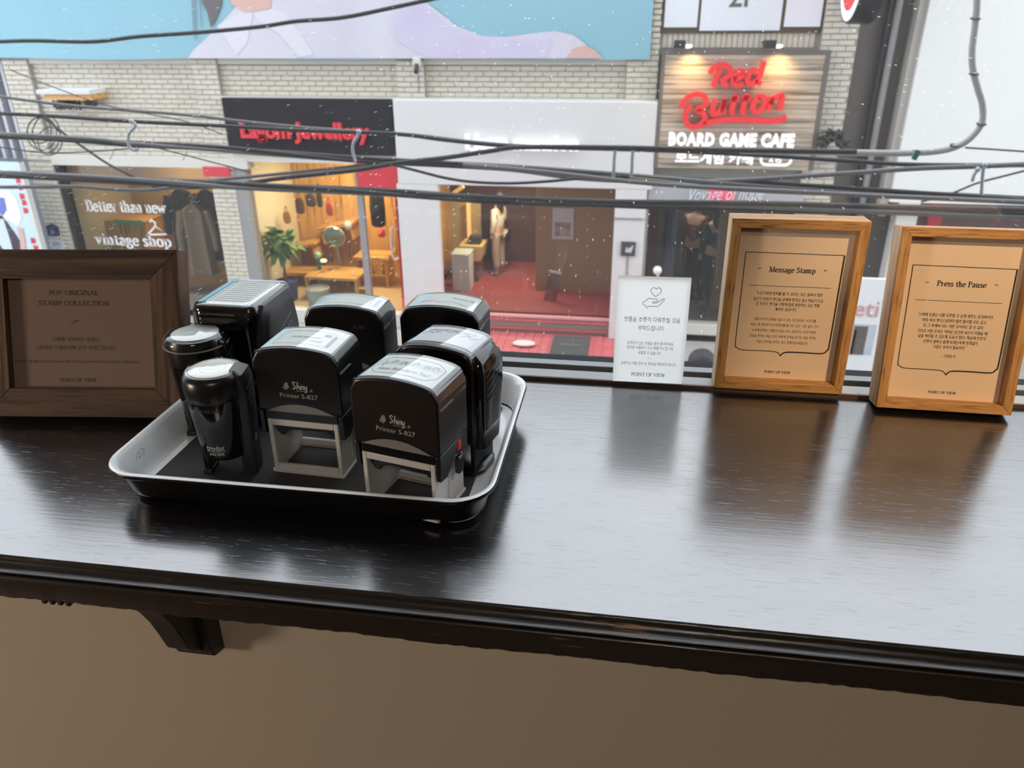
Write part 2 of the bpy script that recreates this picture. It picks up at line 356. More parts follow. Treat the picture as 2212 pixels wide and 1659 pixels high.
# ------------------------------------------------------------------ counter
def counter_mat():
    m = bpy.data.materials.new('black_lacquered_wood'); m.use_nodes = True; nt = m.node_tree; N = nt.nodes; L = nt.links
    b = N['Principled BSDF']; b.inputs['IOR'].default_value = 2.6
    tc = N.new('ShaderNodeTexCoord')
    def noise(sc, det, rot=None):
        mp = N.new('ShaderNodeMapping'); mp.inputs['Scale'].default_value = sc
        if rot: mp.inputs['Rotation'].default_value = rot
        L.new(tc.outputs['Object'], mp.inputs[0])
        n = N.new('ShaderNodeTexNoise'); n.inputs['Scale'].default_value = 1; n.inputs['Detail'].default_value = det; n.inputs['Distortion'].default_value = .3
        L.new(mp.outputs[0], n.inputs['Vector']); return n
    def ramp(src, p0, c0, p1, c1):
        r = N.new('ShaderNodeValToRGB'); e = r.color_ramp.elements; e[0].position = p0; e[1].position = p1
        e[0].color = (*c0, 1); e[1].color = (*c1, 1); L.new(src, r.inputs[0]); return r
    g1 = noise((16, 330, 40), 5); g2 = noise((45, 900, 60), 3); g3 = noise((5, 40, 10), 3)
    pores = ramp(g2.outputs[0], .30, (0, 0, 0), .37, (1, 1, 1))
    add = N.new('ShaderNodeMath'); add.operation = 'MULTIPLY_ADD'; add.inputs[1].default_value = .5
    L.new(pores.outputs[0], add.inputs[0]); add.inputs[1].default_value = .3; L.new(g1.outputs[0], add.inputs[2])
    bp = N.new('ShaderNodeBump'); bp.inputs['Strength'].default_value = 1; bp.inputs['Distance'].default_value = .00006
    L.new(add.outputs[0], bp.inputs['Height']); L.new(bp.outputs[0], b.inputs['Normal'])
    col = ramp(g3.outputs[0], .3, (.006, .006, .0075), .7, (.012, .0115, .013)); L.new(col.outputs[0], b.inputs['Base Color'])
    ro = N.new('ShaderNodeMapRange'); ro.inputs[3].default_value = .15; ro.inputs[4].default_value = .27; L.new(g3.outputs[0], ro.inputs[0])
    pm_ = N.new('ShaderNodeMath'); pm_.operation = 'MULTIPLY_ADD'; pm_.inputs[1].default_value = -.14; L.new(pores.outputs[0], pm_.inputs[0])
    ad_ = N.new('ShaderNodeMath'); ad_.operation = 'ADD'; ad_.inputs[1].default_value = .14; L.new(ro.outputs[0], ad_.inputs[0]); L.new(ad_.outputs[0], pm_.inputs[2])
    L.new(pm_.outputs[0], b.inputs['Roughness'])
    return m
def edge_mat():
    m = bpy.data.materials.new('worn_black_edge'); m.use_nodes = True; nt = m.node_tree; N = nt.nodes; L = nt.links
    b = N['Principled BSDF']; b.inputs['Roughness'].default_value = .3; b.inputs['IOR'].default_value = 1.6
    tc = N.new('ShaderNodeTexCoord'); mp = N.new('ShaderNodeMapping'); mp.inputs['Scale'].default_value = (26, 400, 420); L.new(tc.outputs['Object'], mp.inputs[0])
    n = N.new('ShaderNodeTexNoise'); n.inputs['Scale'].default_value = 1; n.inputs['Detail'].default_value = 5; L.new(mp.outputs[0], n.inputs['Vector'])
    mp2 = N.new('ShaderNodeMapping'); mp2.inputs['Scale'].default_value = (7, 30, 90); L.new(tc.outputs['Object'], mp2.inputs[0])
    n2 = N.new('ShaderNodeTexNoise'); n2.inputs['Scale'].default_value = 1; n2.inputs['Detail'].default_value = 2; L.new(mp2.outputs[0], n2.inputs['Vector'])
    mu = N.new('ShaderNodeMath'); mu.operation = 'MULTIPLY'; L.new(n.outputs[0], mu.inputs[0]); L.new(n2.outputs[0], mu.inputs[1])
    r = N.new('ShaderNodeValToRGB'); e = r.color_ramp.elements; e[0].position = .39; e[1].position = .46
    e[0].color = (.012, .009, .008, 1); e[1].color = (.26, .13, .055, 1); L.new(mu.outputs[0], r.inputs[0]); L.new(r.outputs[0], b.inputs['Base Color'])
    bp = N.new('ShaderNodeBump'); bp.inputs['Strength'].default_value = .5; bp.inputs['Distance'].default_value = .0006
    L.new(n.outputs[0], bp.inputs['Height']); L.new(bp.outputs[0], b.inputs['Normal'])
    return m
CTOP = counter_mat(); CEDGE = edge_mat()
counter = thing('window_counter', 'long black lacquered wooden counter running under the street window', 'counter', (0, .55, 0))
YO = -.55
MB().box(-2.2, 2.2, .3775+YO, .7075+YO, -.025, 0).build('top_board', CTOP, counter)
prof = [(.3775, 0), (.3762, -.0003), (.3756, -.0012)]
prof += [(.3756-.0068*(1-cos(t)), -.0022-.0052*sin(t)) for t in [i*pi/2/7 for i in range(1, 8)]]
prof += [(.3684, -.0080), (.3690, -.0086), (.3712, -.0090), (.3712, -.0098)]
prof += [(.3690-.0022*sin(t), -.0118+.0020*cos(t)) for t in [i*pi/8 for i in range(0, 7)]]
prof += [(.3672, -.0142), (.3666, -.0258), (.3674, -.0282), (.3700, -.0292), (.3775, -.0292)]
mb = MB(); xs = [-2.2+4.4*i/880 for i in range(881)]; rings = []
for i, x in enumerate(xs):               # hand-worn arris: slightly uneven along the length
    w1 = .00035*sin(x*61)+.0003*sin(x*143+1)+random.uniform(-.00022, .00022)
    w2 = .0003*sin(x*37+2)+random.uniform(-.0003, .0003)
    rings.append([(x, y+YO+(w1*.6 if k < 3 else 0)+(w2 if k in (len(prof)-3, len(prof)-4) else 0), z+(min(0, w1) if k in (1, 2) else 0)+(w2 if k in (len(prof)-3, len(prof)-2) else 0)) for k, (y, z) in enumerate(prof)])
mb.loft(rings).build('moulded_edge', CEDGE, counter, smooth=50)
# bracket under the counter
BR = mat('bracket_paint', (.014, .016, .015), .45)
XB = -.425
br = thing('shelf_bracket', 'dark carved bracket curving from the brown wall up under the counter', 'bracket', (XB, .56, -.15))
def brk(name, poly, w, parent, **kw):
    mb = MB().prism([(y-.56, z+.15) for y, z in poly], -w/2, w/2, 'x'); return mb.build(name, BR, parent, bevel=.002, **kw)
arc = [(.452+.098*sin(t), -.262+.196*cos(t)) for t in [i*pi/2/12*.96+.06 for i in range(13)]]
brk('arm', [(.418, -.0255), (.418, -.060), (.424, -.078), (.436, -.092), (.448, -.088), (.466, -.080), (.50, -.07), (.548, -.07), (.565, -.0255)], .026, br)
brk('brace', [(.466, -.100), (.488, -.136), (.503, -.157), (.513, -.175), (.522, -.194), (.530, -.217), (.537, -.240), (.556, -.262), (.566, -.22), (.566, -.06), (.47, -.06)], .026, br)
brk('back_plate', [(.556, -.0255), (.556, -.255), (.562, -.272), (.58, -.278), (.58, -.0255)], .044, br)
for i in range(4):
    MB().box(-.0125+.0068*i, -.0085+.0068*i, .416-.56, .430-.56, -.080+.15, -.03+.15).build('ridge', BR, br, bevel=.001)

# ------------------------------------------------------------------ framed cards and the upright notice
OAKH = wood('oak_grain_h', (.60, .34, .13), (.42, .21, .07), 'x', .5, 1.0, .0003, .35)
OAKV = wood('oak_grain_v', (.60, .34, .13), (.42, .21, .07), 'z', .5, 1.0, .0003, .35)
ASHV = wood('pale_raw_side', (.66, .50, .33), (.52, .38, .24), 'z', .6, .8, .0002, .3)
KRAFT = mat('buff_paper', (.78, .62, .46), .8, var=(500, .08, (.6, .45, .3)), bump=(900, .05, .0002))
INK = mat('black_ink', (.012, .011, .010), .6)
INKF = mat('faded_ink', (.17, .12, .085), .7)
def frame(name, label, loc, yaw, lean, w, h, rail, dep, rec, mh, mv, paper, scale=1, group=None):
    t = thing(name, label, 'picture frame', loc, (0, 0, 0), group); t.scale = (scale, scale, scale)
    t.rotation_euler = (Matrix.Rotation(radians(yaw), 3, 'Z') @ Matrix.Rotation(radians(-lean), 3, 'X')).to_euler()
    r = rail
    for nm, poly, m in (('bottom_rail', [(0, 0), (w, 0), (w-r, r), (r, r)], mh), ('top_rail', [(0, h), (r, h-r), (w-r, h-r), (w, h)], mh),
                        ('side_rail', [(0, 0), (r, r), (r, h-r), (0, h)], mv), ('side_rail', [(w, 0), (w, h), (w-r, h-r), (w-r, r)], mv)):
        MB().prism(poly, 0, dep).build(nm, m, t, bevel=.0005)
    MB().box(r-.001, w-r+.001, rec, rec+.0012, r-.001, h-r+.001).build('paper', paper, t)
    MB().box(r*.6, w-r*.6, dep-.003, dep-.0005, r*.6, h-r*.6).build('backing_board', mat('backing_board', (.25, .18, .12), .8), t)
    return t
def stroke_part(parent, name, polys, y, material, closed=False, w=.0006):
    mb = MB()
    for p, ww, cl in polys: ribbon(mb, p, ww, closed=cl)
    me = bpy.data.meshes.new(name); me.from_pydata(mb.v, [], mb.f); me.transform(FRONT(0, y, 0)); return mesh_obj(name, me, material, parent)
def kr(parent, body, x, z, width, y, size=None, m=None, **kw):
    me = hangul_mesh(body, size or .004, width); me.transform(FRONT(x, y, z)); return mesh_obj('lettering', me, m or INK, parent)
def shield_card(t, title, y):
    def p(*a): return [(u/1000, v/1000) for u, v in a]
    x0, x1, zt, zb, mid = 16.4, 103.0, 131.5, 36.2, 59.6
    left = smoothpath([(u, v, 0) for u, v in p((x0, zt), (x0+.1, 90), (x0+.2, 44), (x0+1.6, 38.6), (24, zb), (40, zb), (52, zb-.2), (56.5, 35.2), (58.6, 33.4), (mid, 31.8))], 5)
    right = smoothpath([(u, v, 0) for u, v in p((x1, zt-.6), (x1-.1, 90), (x1-.3, 45), (x1-1.7, 39.5), (97, zb), (80, zb), (67, zb-.2), (62.8, 35.2), (60.7, 33.4), (mid, 31.8))], 5)
    stroke_part(t, 'shield_border', [(p((x0, zt), (x1, zt-.6)), .0006, False), (left, .0007, False), (right, .00125, False)], y, INK)
    stroke_part(t, 'rule', [(p((23, 100.4), (32, 100.35)), .0004, False), (p((33.2, 100.3), (95.8, 100.2)), .0004, False)], y, INK)
    for cx in (30.5, 88.4):
        dots = []
        for d in (-.75, .75):
            dots.append(([((cx+d+.34*cos(a))/1000, (116.5+.34*sin(a))/1000) for a in [i*pi/3 for i in range(6)]], .00042, True))
        stroke_part(t, 'ornament', dots, y, INK)['kind'] = 'stuff'
    serif_text(t, title, .0048, FRONT(.0596, y, .1160), INK, width=.0415, thick=.12, thin=.06)
    serif_text(t, 'POINT OF VIEW', .0023, FRONT(.059, y, .0149), INK, width=.0245, thick=.12, thin=.06)
M_ = frame('wooden_frame', 'oak frame with Message Stamp card, standing on the window ledge', (.0887, .7028, .0054), .49, 2.5, .118, .164, .0083, .026, .012, OAKH, OAKV, KRAFT, .9966, group='oak card frames on the counter')
shield_card(M_, 'Message Stamp', .0117)
for b, z, w in (('“누군가에게 편지를 쓸 수 있다는 것은 얼마나 멋진', 93.0, 60), ('일인가! 당신의 생각을 남에게 전하고 싶은 마음이 드는', 87.5, 63.5), ('것. 당신의 생각을 이렇게 말로 표현하는 것은 정말', 82.8, 58), ('놀라운 일입니다.”', 78.1, 21)):
    kr(M_, b, .0596, z/1000, w/1000, .0117, .0036)
for b, z, w in (('글을 쓰거나 흔적을 남길 수 있는 공간입니다. 누군가를', 67.9, 56), ('마음으로 준비한 카드에 편지를 쓸 수도 있고, 그도 없이 그냥', 62.4, 62), ('노트에 전하는 스탬프로 남길 수도 있습니다. 누군가에게', 56.7, 58), ('진심을 전하는 마음, 모든 하루에 흔적을 남기는 마음 전하는', 51.0, 62), ('마음의 문장을 전하는 순간 함께하길 바랍니다.', 45.4, 48)):
    kr(M_, b, .0595, z/1000, w/1000, .0117, .0032, INKF)
P_ = frame('wooden_frame', 'oak frame with Press the Pause card, leaning beside the ledge', (.2324, .6826, .0046), -.55, 10, .1165, .1655, .0083, .026, .012, OAKH, OAKV, KRAFT, .9866, group='oak card frames on the counter')
shield_card(P_, 'Press the Pause', .0117)
MB().box(-.0004, .0006, .002, .0262, .0005, .165).build('raw_side', ASHV, P_)
MB().box(-.0004, .0006, .002, .0262, .0005, .1635).build('raw_side', ASHV, M_)
for b, z, w in (('“나에게 소설은 나를 도망칠 수 있게 해주는 휴식처이다.', 87.1, 64.5), ('머릿 속의 생각으로부터 멀리 떨어질 수도 있고,', 82.1, 55), ('또 그 속에서 나는 어떤 것이라도 할 수 있다.', 77.2, 51.5), ('그리고 이런 휴식은 어려운 순간과 사건이 닥쳤을 때,', 72.0, 60.5), ('일을 처리할 수 있도록 도움이 된다. 처음에 당신의', 67.4, 58), ('인생이 얼마나 쉽게 보였는지에 상관없이,', 62.5, 47.5), ('가끔은 휴식이 필요하다.”', 57.7, 29), ('– 스티븐 킹', 49.3, 13)):
    kr(P_, b, .059, z/1000, w/1000, .0117, .0036)
# wide rough-sawn frame beside the tray
RUFH = wood('rough_oak_h', (.125, .065, .030), (.03, .013, .005), 'x', .7, .42, .0022, 1)
RUFV = wood('rough_oak_v', (.125, .065, .030), (.03, .013, .005), 'z', .7, .42, .0022, 1)
CARD = mat('pinkish_card', (.23, .158, .122), .85, var=(20, .12, (.19, .135, .105)))
yw = radians(6.7)
L_ = frame('wooden_frame', 'wide rough-sawn frame with POV ORIGINAL STAMP COLLECTION card by the tray', (-.56921, .54705, .0077), 6.7, 19, .188, .1525, .0262, .022, .007, RUFH, RUFV, CARD, .9785)
MB().prism([(.0225, .118), (.0225, .112), (.060, .030), (.064, .031)], .07, .118, 'x').build('easel_leg', mat('easel_board', (.05, .04, .035), .7), L_)
yl = .0067
serif_text(L_, 'POV ORIGINAL', .0042, FRONT(.087, yl, .1138), INK, width=.0466, thick=.095, thin=.045)
serif_text(L_, 'STAMP COLLECTION', .0042, FRONT(.0868, yl, .1044), INK, width=.0668, thick=.095, thin=.045)
stroke_part(L_, 'flourish', [(smoothpath([(.0822, .0862, 0), (.0845, .0868, 0), (.0870, .0883, 0), (.0893, .0888, 0)], 5), .0004, False), (smoothpath([(.0835, .0857, 0), (.0858, .0860, 0), (.0885, .0876, 0), (.0915, .0886, 0)], 5), .0003, False)], yl, INK)
kr(L_, '구매를 원하시는 분들은', .0868, .0709, .0452, yl, .0048); kr(L_, '2층에서 스태프에게 문의 부탁드립니다.', .0865, .0632, .0748, yl, .0048)
kr(L_, '*이곳에 스탬프를 테스트하지 마세요. 주변 소지 노트류에 찍어가시라고 준비한 스탬프입니다.', .0867, .0504, .117, yl, .0029)
serif_text(L_, 'POINT OF VIEW', .0033, FRONT(.0867, yl, .0336), INK, width=.0345, thick=.11, thin=.055)
# white notice
S_ = thing('notice_board', 'white upright notice with heart-over-hand drawing leaning on the window', 'notice', (-.0093, .7075, .0042))
S_.rotation_euler = (Matrix.Rotation(radians(1.61), 3, 'Z') @ Matrix.Rotation(radians(-4), 3, 'X')).to_euler()
MWB = mat('white_board', (.86, .86, .84), .5, var=(60, .06, (.8, .8, .8)))     # milky sheet that lets daylight glow through
_nt = MWB.node_tree; _tl = _nt.nodes.new('ShaderNodeBsdfTranslucent'); _tl.inputs[0].default_value = (.97, .96, .93, 1); _mx = _nt.nodes.new('ShaderNodeMixShader'); _mx.inputs[0].default_value = .80
_nt.links.new(_nt.nodes['Principled BSDF'].outputs[0], _mx.inputs[1]); _nt.links.new(_tl.outputs[0], _mx.inputs[2]); _nt.links.new(_mx.outputs[0], _nt.nodes['Material Output'].inputs[0])
_b = MB().box(0, .068, 0, .003, 0, .1058).build('board', MWB, S_); _b.data.materials.append(clear('acrylic_back', (.97, .97, .97), 1.45, .1))
for _p in _b.data.polygons:
    if _p.normal.y > .9: _p.material_index = 1
ys = -.0003
def q(*pts): return [(u/1000, v/1000, 0) for u, v in pts]
heart = smoothpath(q((36.1, 87.2), (32.3, 90.8), (31.4, 93.4), (32.8, 95.6), (34.9, 95.6), (36.15, 94.3)), 5)+smoothpath(q((36.15, 94.3), (37.6, 95.7), (39.7, 95.6), (41.0, 93.4), (40.0, 90.8), (36.1, 87.2)), 5)
hand = smoothpath(q((28.8, 76.3), (26.6, 78.3), (24.5, 80.4), (27.5, 83.4), (30.2, 85.4), (33.5, 84.9), (37.0, 85.0), (38.2, 84.0), (37.4, 82.4), (34.2, 82.3), (33.6, 81.6), (34.6, 80.9), (37.6, 81.3), (40.2, 83.0), (43.2, 85.2), (44.5, 85.1), (43.8, 83.4), (41.2, 80.2), (38.6, 77.7), (34.2, 77.7), (30.3, 77.6)), 4, True)
stroke_part(S_, 'heart_drawing', [(heart, .0005, False)], ys, INK); stroke_part(S_, 'hand_drawing', [(hand, .0005, True)], ys, INK)
kr(S_, '상품을 소중히 다뤄주실 것을', .0344, .0640, .0533, ys, .0058); kr(S_, '부탁드립니다.', .0342, .0555, .0254, ys, .0058)
kr(S_, '포장되어 있는 상품을 뜯지 말아주세요', .0341, .0403, .0442, ys, .0039); kr(S_, '준비된 시필지가 아닌 제품이나 집기에', .0341, .0357, .044, ys, .0039); kr(S_, '시필할 수 없습니다', .034, .0305, .022, ys, .0039)
stroke_part(S_, 'rule', [(((.0325, .0254), (.0361, .0254)), .0002, False)], ys, INK)
kr(S_, '포장이나 상품 손상 시, 변상을 해주셔야 합니다.', .034, .0193, .0535, ys, .0039)
serif_text(S_, 'POINT OF VIEW', .0034, FRONT(.0342, ys, .0083), INK, width=.0329, thick=.12, thin=.06)

# ------------------------------------------------------------------ enamel tray
ENW = mat('white_enamel', (.86, .89, .90), .16, var=(14, .12, (.76, .79, .80)), coat=.3)
ENB = mat('black_enamel', (.005, .005, .006), .28, spec=.3)
TX, TY = -.2335, .5475
tray = thing('enamel_tray', 'white enamel tray with black outside and rolled rim holding stamps', 'tray', (TX, TY, 0))
TW, TD = .297, .219
def ring(w, d, r, z): return rr(w, d, r, z, 8)
inn = [ring(TW-.028, TD-.031, .018, .0035), ring(TW-.0235, TD-.027, .020, .0045), ring(TW-.021, TD-.025, .023, .009), ring(TW-.011, TD-.013, .027, .0275), ring(TW-.006, TD-.008, .029, .0312), ring(TW-.002, TD-.003, .030, .0318), ring(TW, TD, .031, .0310)]
m_ = MB().loft(inn, (1, 0)); m_.build('interior', ENW, tray, smooth=60)
outr = [ring(TW-.034, TD-.038, .018, .0005), ring(TW-.026, TD-.030, .021, .0022), ring(TW-.018, TD-.022, .024, .008), ring(TW-.009, TD-.011, .028, .0262), ring(TW-.0005, TD-.001, .031, .0272), ring(TW+.0014, TD+.0014, .032, .0290), ring(TW+.0006, TD+.0006, .0315, .0307), ring(TW, TD, .031, .0310)]
MB().loft(outr, (1, 0)).build('outer_shell', ENB, tray, smooth=60)
# little ink sketch and scribble on the left inner wall
dr = MB()
for pts in (((0, 8), (4, 12), (9, 13), (12, 10), (11, 5), (13, 1)), ((2, 9), (1, 3), (-2, -1)), ((5, 10), (6, 5), (9, 8)), ((8, 2), (11, 3)), ((0, 2), (3, 0), (5, 3)), ((10, 12), (8, 9))):
    ribbon(dr, smoothpath([(a/1000, b/1000, 0) for a, b in pts], 4), .0004)
me = bpy.data.meshes.new('sketch'); me.from_pydata(dr.v, [], dr.f)
wa = Matrix(((0, .25, .97, -TW/2+.0072), (-1, 0, 0, -.058), (0, .97, -.25, .0135), (0, 0, 0, 1))); me.transform(wa); mesh_obj('sketch', me, INKF, tray)
me = text_mesh('yaoi r:', .0045, shear=.3); me.transform(Matrix(((0, .25, .97, -TW/2+.0077), (-1, 0, 0, -.080), (0, .97, -.25, .0195), (0, 0, 0, 1))) @ Matrix.Rotation(radians(20), 4, 'Z')); me.materials.clear(); mesh_obj('scribble', me, INK, tray)
MATB = mat('tray_mat', (.045, .042, .040), .75, var=(300, .4, (.02, .02, .02)), bump=(600, .4, .0004))
mt = MB().box(-.127, .1255, -.088, .0885, 0, .0012).build('tray_liner', MATB, None, loc=(TX-.001, TY, .0037), rot=(0, 0, radians(-.6)))
props(mt, 'dark grey textured paper liner lying flat in the enamel tray', 'liner')
FZ = .0049

# ------------------------------------------------------------------ stamps
BLK = mat('black_plastic', (.007, .007, .008), .28, var=(400, .2, (.004, .004, .004)))
BLKG = mat('gloss_black_plastic', (.005, .005, .006), .09)
CHAR = mat('charcoal_plastic', (.022, .022, .025), .42)
GRW = mat('warm_white_plastic', (.56, .53, .50), .4)
GRYP = mat('grey_label', (.20, .19, .185), .5)
NAVY = mat('dark_navy_plastic', (.010, .012, .018), .45)
PRT = mat('silver_print', (.42, .41, .40), .5)
PRTD = mat('dim_print', (.055, .055, .058), .5)
REDB = mat('red_button', (.65, .02, .03), .3)
CARDW = mat('white_imprint_card', (.76, .80, .78), .7)
CAPC = clear('clear_cap', (.97, .985, .98), 1.5, .03, refl=1.5)
LINEC = mat('grey_imprint_ink', (.16, .17, .17), .6)
def archz(x, hw, ze, rise): return ze+rise*(1-(x/hw)**2)
def top_profile(hw, zb, ze, rise, rc, off=0, n=14):
    pts = [(-hw-off, zb)]
    for i in range(n+1):
        x = -hw+2*hw*i/n; z = archz(x, hw, ze, rise)
        e = hw-abs(x)
        if e < rc: z -= rc-math.sqrt(max(0, rc*rc-(rc-e)**2))
        xx = x+off*(x/hw)
        pts.append((xx, z+off))
    pts.append((hw+off, zb)); return pts
def arch_strip(mb, hw, ze, rise, rc, x0, x1, y0, y1, off, n=14):
    """thin sheet that follows the arched top"""
    def z(x):
        v = archz(x, hw, ze, rise); e = hw-abs(x)
        if e < rc: v -= rc-math.sqrt(max(0, rc*rc-(rc-e)**2))
        return v+off
    P = [(x0+(x1-x0)*i/n) for i in range(n+1)]
    v = [(x, y0, z(x)) for x in P]+[(x, y1, z(x)) for x in P]
    mb.add(v, [(i, i+1, n+2+i, n+1+i) for i in range(n)]); return z
def on_arch(parent, name, strokes, zf, mtl, w=.0004, off=.0002):
    mb = MB()
    for pts, cl in strokes:
        P = []
        for i in range(len(pts)-(0 if cl else 1)):
            a, b = pts[i], pts[(i+1) % len(pts)]
            for j in range(5): P.append((a[0]+(b[0]-a[0])*j/5, a[1]+(b[1]-a[1])*j/5))
        if not cl: P.append(pts[-1])
        ribbon(mb, P, w, closed=cl)
    mb.v = [(x, y, zf(x)+off) for x, y, _ in mb.v]
    me = bpy.data.meshes.new(name); me.from_pydata(mb.v, [], mb.f); return mesh_obj(name, me, mtl, parent)
def text_on_arch(parent, body, size, x, y, zf, mtl, **kw):
    me = text_mesh(body, size, **kw)
    for v in me.vertices: v.co = (v.co.x+x, v.co.y+y, zf(v.co.x+x)+.0002)
    me.materials.clear(); return mesh_obj('imprint_lettering', me, mtl, parent)
def flower_logo(parent, x, y, z, s, mtl):
    mb = MB()
    for cx, cz, r in ((0, .6, .5), (-.35, -.1, .55), (.25, -.3, .45)):
        ribbon(mb, [((cx+r*cos(a))*s, (cz+r*sin(a))*s) for a in [i*pi/5 for i in range(10)]], .2*s, closed=True)
        ribbon(mb, [((cx+r*.45*cos(a))*s, (cz+r*.45*sin(a))*s) for a in [i*pi/4 for i in range(7)]], .16*s)
    ribbon(mb, [(-1.3*s, -.5*s), (-.8*s, -1.0*s), (-.2*s, -1.25*s), (.2*s, -.9*s)], .28*s)
    me = bpy.data.meshes.new('emblem'); me.from_pydata(mb.v, [], mb.f); me.transform(FRONT(x, y, z)); return mesh_obj('emblem', me, mtl, parent)
def printer_stamp(label, X, Y, rz, hw=.0345, hd=.0232, ze=.1028, front='logo', full=True, ribs=False, card='birthday'):
    t = thing('self_inking_stamp', label, 'stamp', (X, Y, FZ), (0, 0, radians(rz)), 'self-inking stamps in the enamel tray')
    rise, rc = .0052, .0075
    prof = top_profile(hw, .0545, ze, rise, rc)
    MB().prism(prof, -hd, hd).build('cover', BLK, t, bevel=.0016, seg=3)
    for s in (-1, 1):
        MB().prism([(-hd, .0345), (-hd+.010, .0335), (-hd+.017, .038), (-.001, .046), (.012, .0535), (.016, .0545), (-hd, .0545)], s*hw, s*(hw-.0038), 'x').build('side_skirt', BLK, t, bevel=.0008)
        MB().prism([(hd-.0006, .040), (hd-.0006, .056), (-.004, .056), (-.002, .046), (.008, .040)], s*(hw-.0008), s*(hw-.004), 'x').build('inner_side', NAVY, t)
    # grey index segment on the front
    a = [(-hw*.80+2*hw*.80*i/12, .0546+.0072*(1-((i-6)/6)**2)) for i in range(13)]
    MB().prism(a, -hd-.0003, -hd+.002).build('index_segment', GRYP, t)
    casb = MB().box(-hw*.86, hw*.86, -hd+.0008, hd-.002, .0470, .0546)
    casb.build('ink_cassette', NAVY, t, bevel=.0006)
    if ribs:
        rb = MB()
        for i in range(46):
            x = -hw*.82+2*hw*.82*i/45; rb.box(x-.0003, x+.0003, -hd+.0002, -hd+.001, .0476, .0540)
        rb.build('grip_ribs', BLK, t)
    fw = .0292; fd = hd-.0006
    fr = MB()
    for s in (-1, 1):
        fr.box(min(s*fw, s*(fw-.0036)), max(s*fw, s*(fw-.0036)), -fd, fd, 0, .047)
        fr.box(-fw+.0036, fw-.0036, min(s*fd, s*(fd-.0035)), max(s*fd, s*(fd-.0035)), 0, .0068)
        fr.box(-fw+.0036, fw-.0036, min(s*fd, s*(fd-.0030)), max(s*fd, s*(fd-.0030)), .0415, .047)
    fo = fr.build('frame', GRW, t, bevel=.0007)
    fl = MB().loft([rr(2*fw+.003, 2*fd+.0030, .002, 0, 3), rr(2*fw+.003, 2*fd+.0030, .002, .0016, 3), rr(2*fw-.0002, 2*fd-.0002, .0015, .0020, 3)], (0, 0))
    fl.loft([rr(2*fw-.0072, 2*fd-.007, .001, 0, 3), rr(2*fw-.0072, 2*fd-.007, .001, .002, 3)], (0, 0)); fl.build('base_flange', GRW, fo)
    # plate holder inside
    MB().prism([(-.0255, .0415), (-.0255, .0365), (-.0215, .0315), (-.018, .0312), (-.016, .0348), (-.010, .0365), (.018, .0372), (.0215, .0335), (.0255, .033), (.0255, .0415)], -fd+.004, fd-.006).build('plate_holder', BLK, t, bevel=.0006)
    if full:
        for s in (-1, 1):
            MB().ball((s*hw*.985, .0075, .0485), .0016, .0032, .0046, 14, 8).build('release_button', REDB if s > 0 else BLK, t, smooth=60, label='red oval release button' if s > 0 else None)
            MB().box(min(s*(hw-.003), s*(hw+.0012)), max(s*(hw-.003), s*(hw+.0012)), .004, .0125, .0255, .0395).build('side_clip', BLK, t, bevel=.0014)
            MB().box(min(s*fw, s*(fw+.0006)), max(s*fw, s*(fw+.0006)), -.003, -.0012, .006, .030).build('guide_rail', GRW, fo, bevel=.0003)
            MB().box(min(s*fw, s*(fw+.0005)), max(s*fw, s*(fw+.0005)), .004, .014, .020, .024).build('guide_rail', GRW, fo, bevel=.0003)
    # top: card below, clear cap above
    mb = MB(); zf = arch_strip(mb, hw, ze, rise, rc, -hw*.80, hw*.84, -hd+.0042, hd-.0048, .0003)
    cd = mb.build('imprint_card', CARDW, t, fix=False)
    if card == 'birthday':
        o = [(-.025, -.006), (-.025, .008), (-.019, .0135), (.019, .0135), (.026, .008), (.026, -.006), (.020, -.0135), (-.019, -.0135)]
        on_arch(cd, 'octagon_border', [(o, True)], zf, LINEC, .0005)
        on_arch(cd, 'music_stave', [([(-.023, y), (.024, y)], False) for y in (.0015, .0028, .0041, .0054, .0067)], zf, LINEC, .00018)
        on_arch(cd, 'music_notes', [([(x, y), (x, y+.005), (x+.003, y+.0055), (x+.003, y+.001)], False) for x, y in ((-.014, .003), (-.006, .001), (.003, .0025), (.012, .001), (.018, .003))]+[([(-.02, .008), (-.018, .002), (-.021, .001), (-.018, -.0005)], False)], zf, LINEC, .0005)
        text_on_arch(cd, 'Happy Birth-day to You!', .0058, 0, -.0065, zf, LINEC, shear=.25, width=.040)
    elif card == 'letter':
        on_arch(cd, 'border_line', [([(-.021, -.013), (-.021, .012), (.021, .012), (.021, -.013)], True)], zf, LINEC, .0004)
        on_arch(cd, 'border_shadow', [([(.0225, -.013), (.0225, .008)], False)], zf, GRYP, .0022)
        text_on_arch(cd, 'study yourself', .0055, 0, .000, zf, LINEC, shear=.35, width=.024); text_on_arch(cd, 'well', .0055, .010, -.0062, zf, LINEC, shear=.35, width=.010)
        mb2 = MB(); arch_strip(mb2, hw, ze, rise, rc, .0135, .0185, .0045, .0085, .0006, 3); mb2.build('stamp_mark', LINEC, cd, fix=False)
    elif card == 'pattern':
        on_arch(cd, 'border_line', [([(-.019, -.009), (-.019, .010), (.020, .010), (.020, -.009)], True)], zf, LINEC, .0004)
        for sx in (-.024, .025):
            on_arch(cd, 'side_pattern', [([(sx-.002, y), (sx+.002, y+.002), (sx-.002, y+.003)], False) for y in (-.009, -.005, -.001, .003, .007)], zf, LINEC, .0005)
    else:
        on_arch(cd, 'border_line', [([(-.018, -.008), (-.018, -.004), (-.010, -.004), (-.010, -.008)], True), ([(-.024, -.009), (-.016, -.003), (-.002, -.008), (.006, -.004), (.022, -.009)], False)], zf, LINEC, .0004)
        text_on_arch(cd, 'Avenue de', .0045, .015, .004, zf, LINEC, shear=.3)
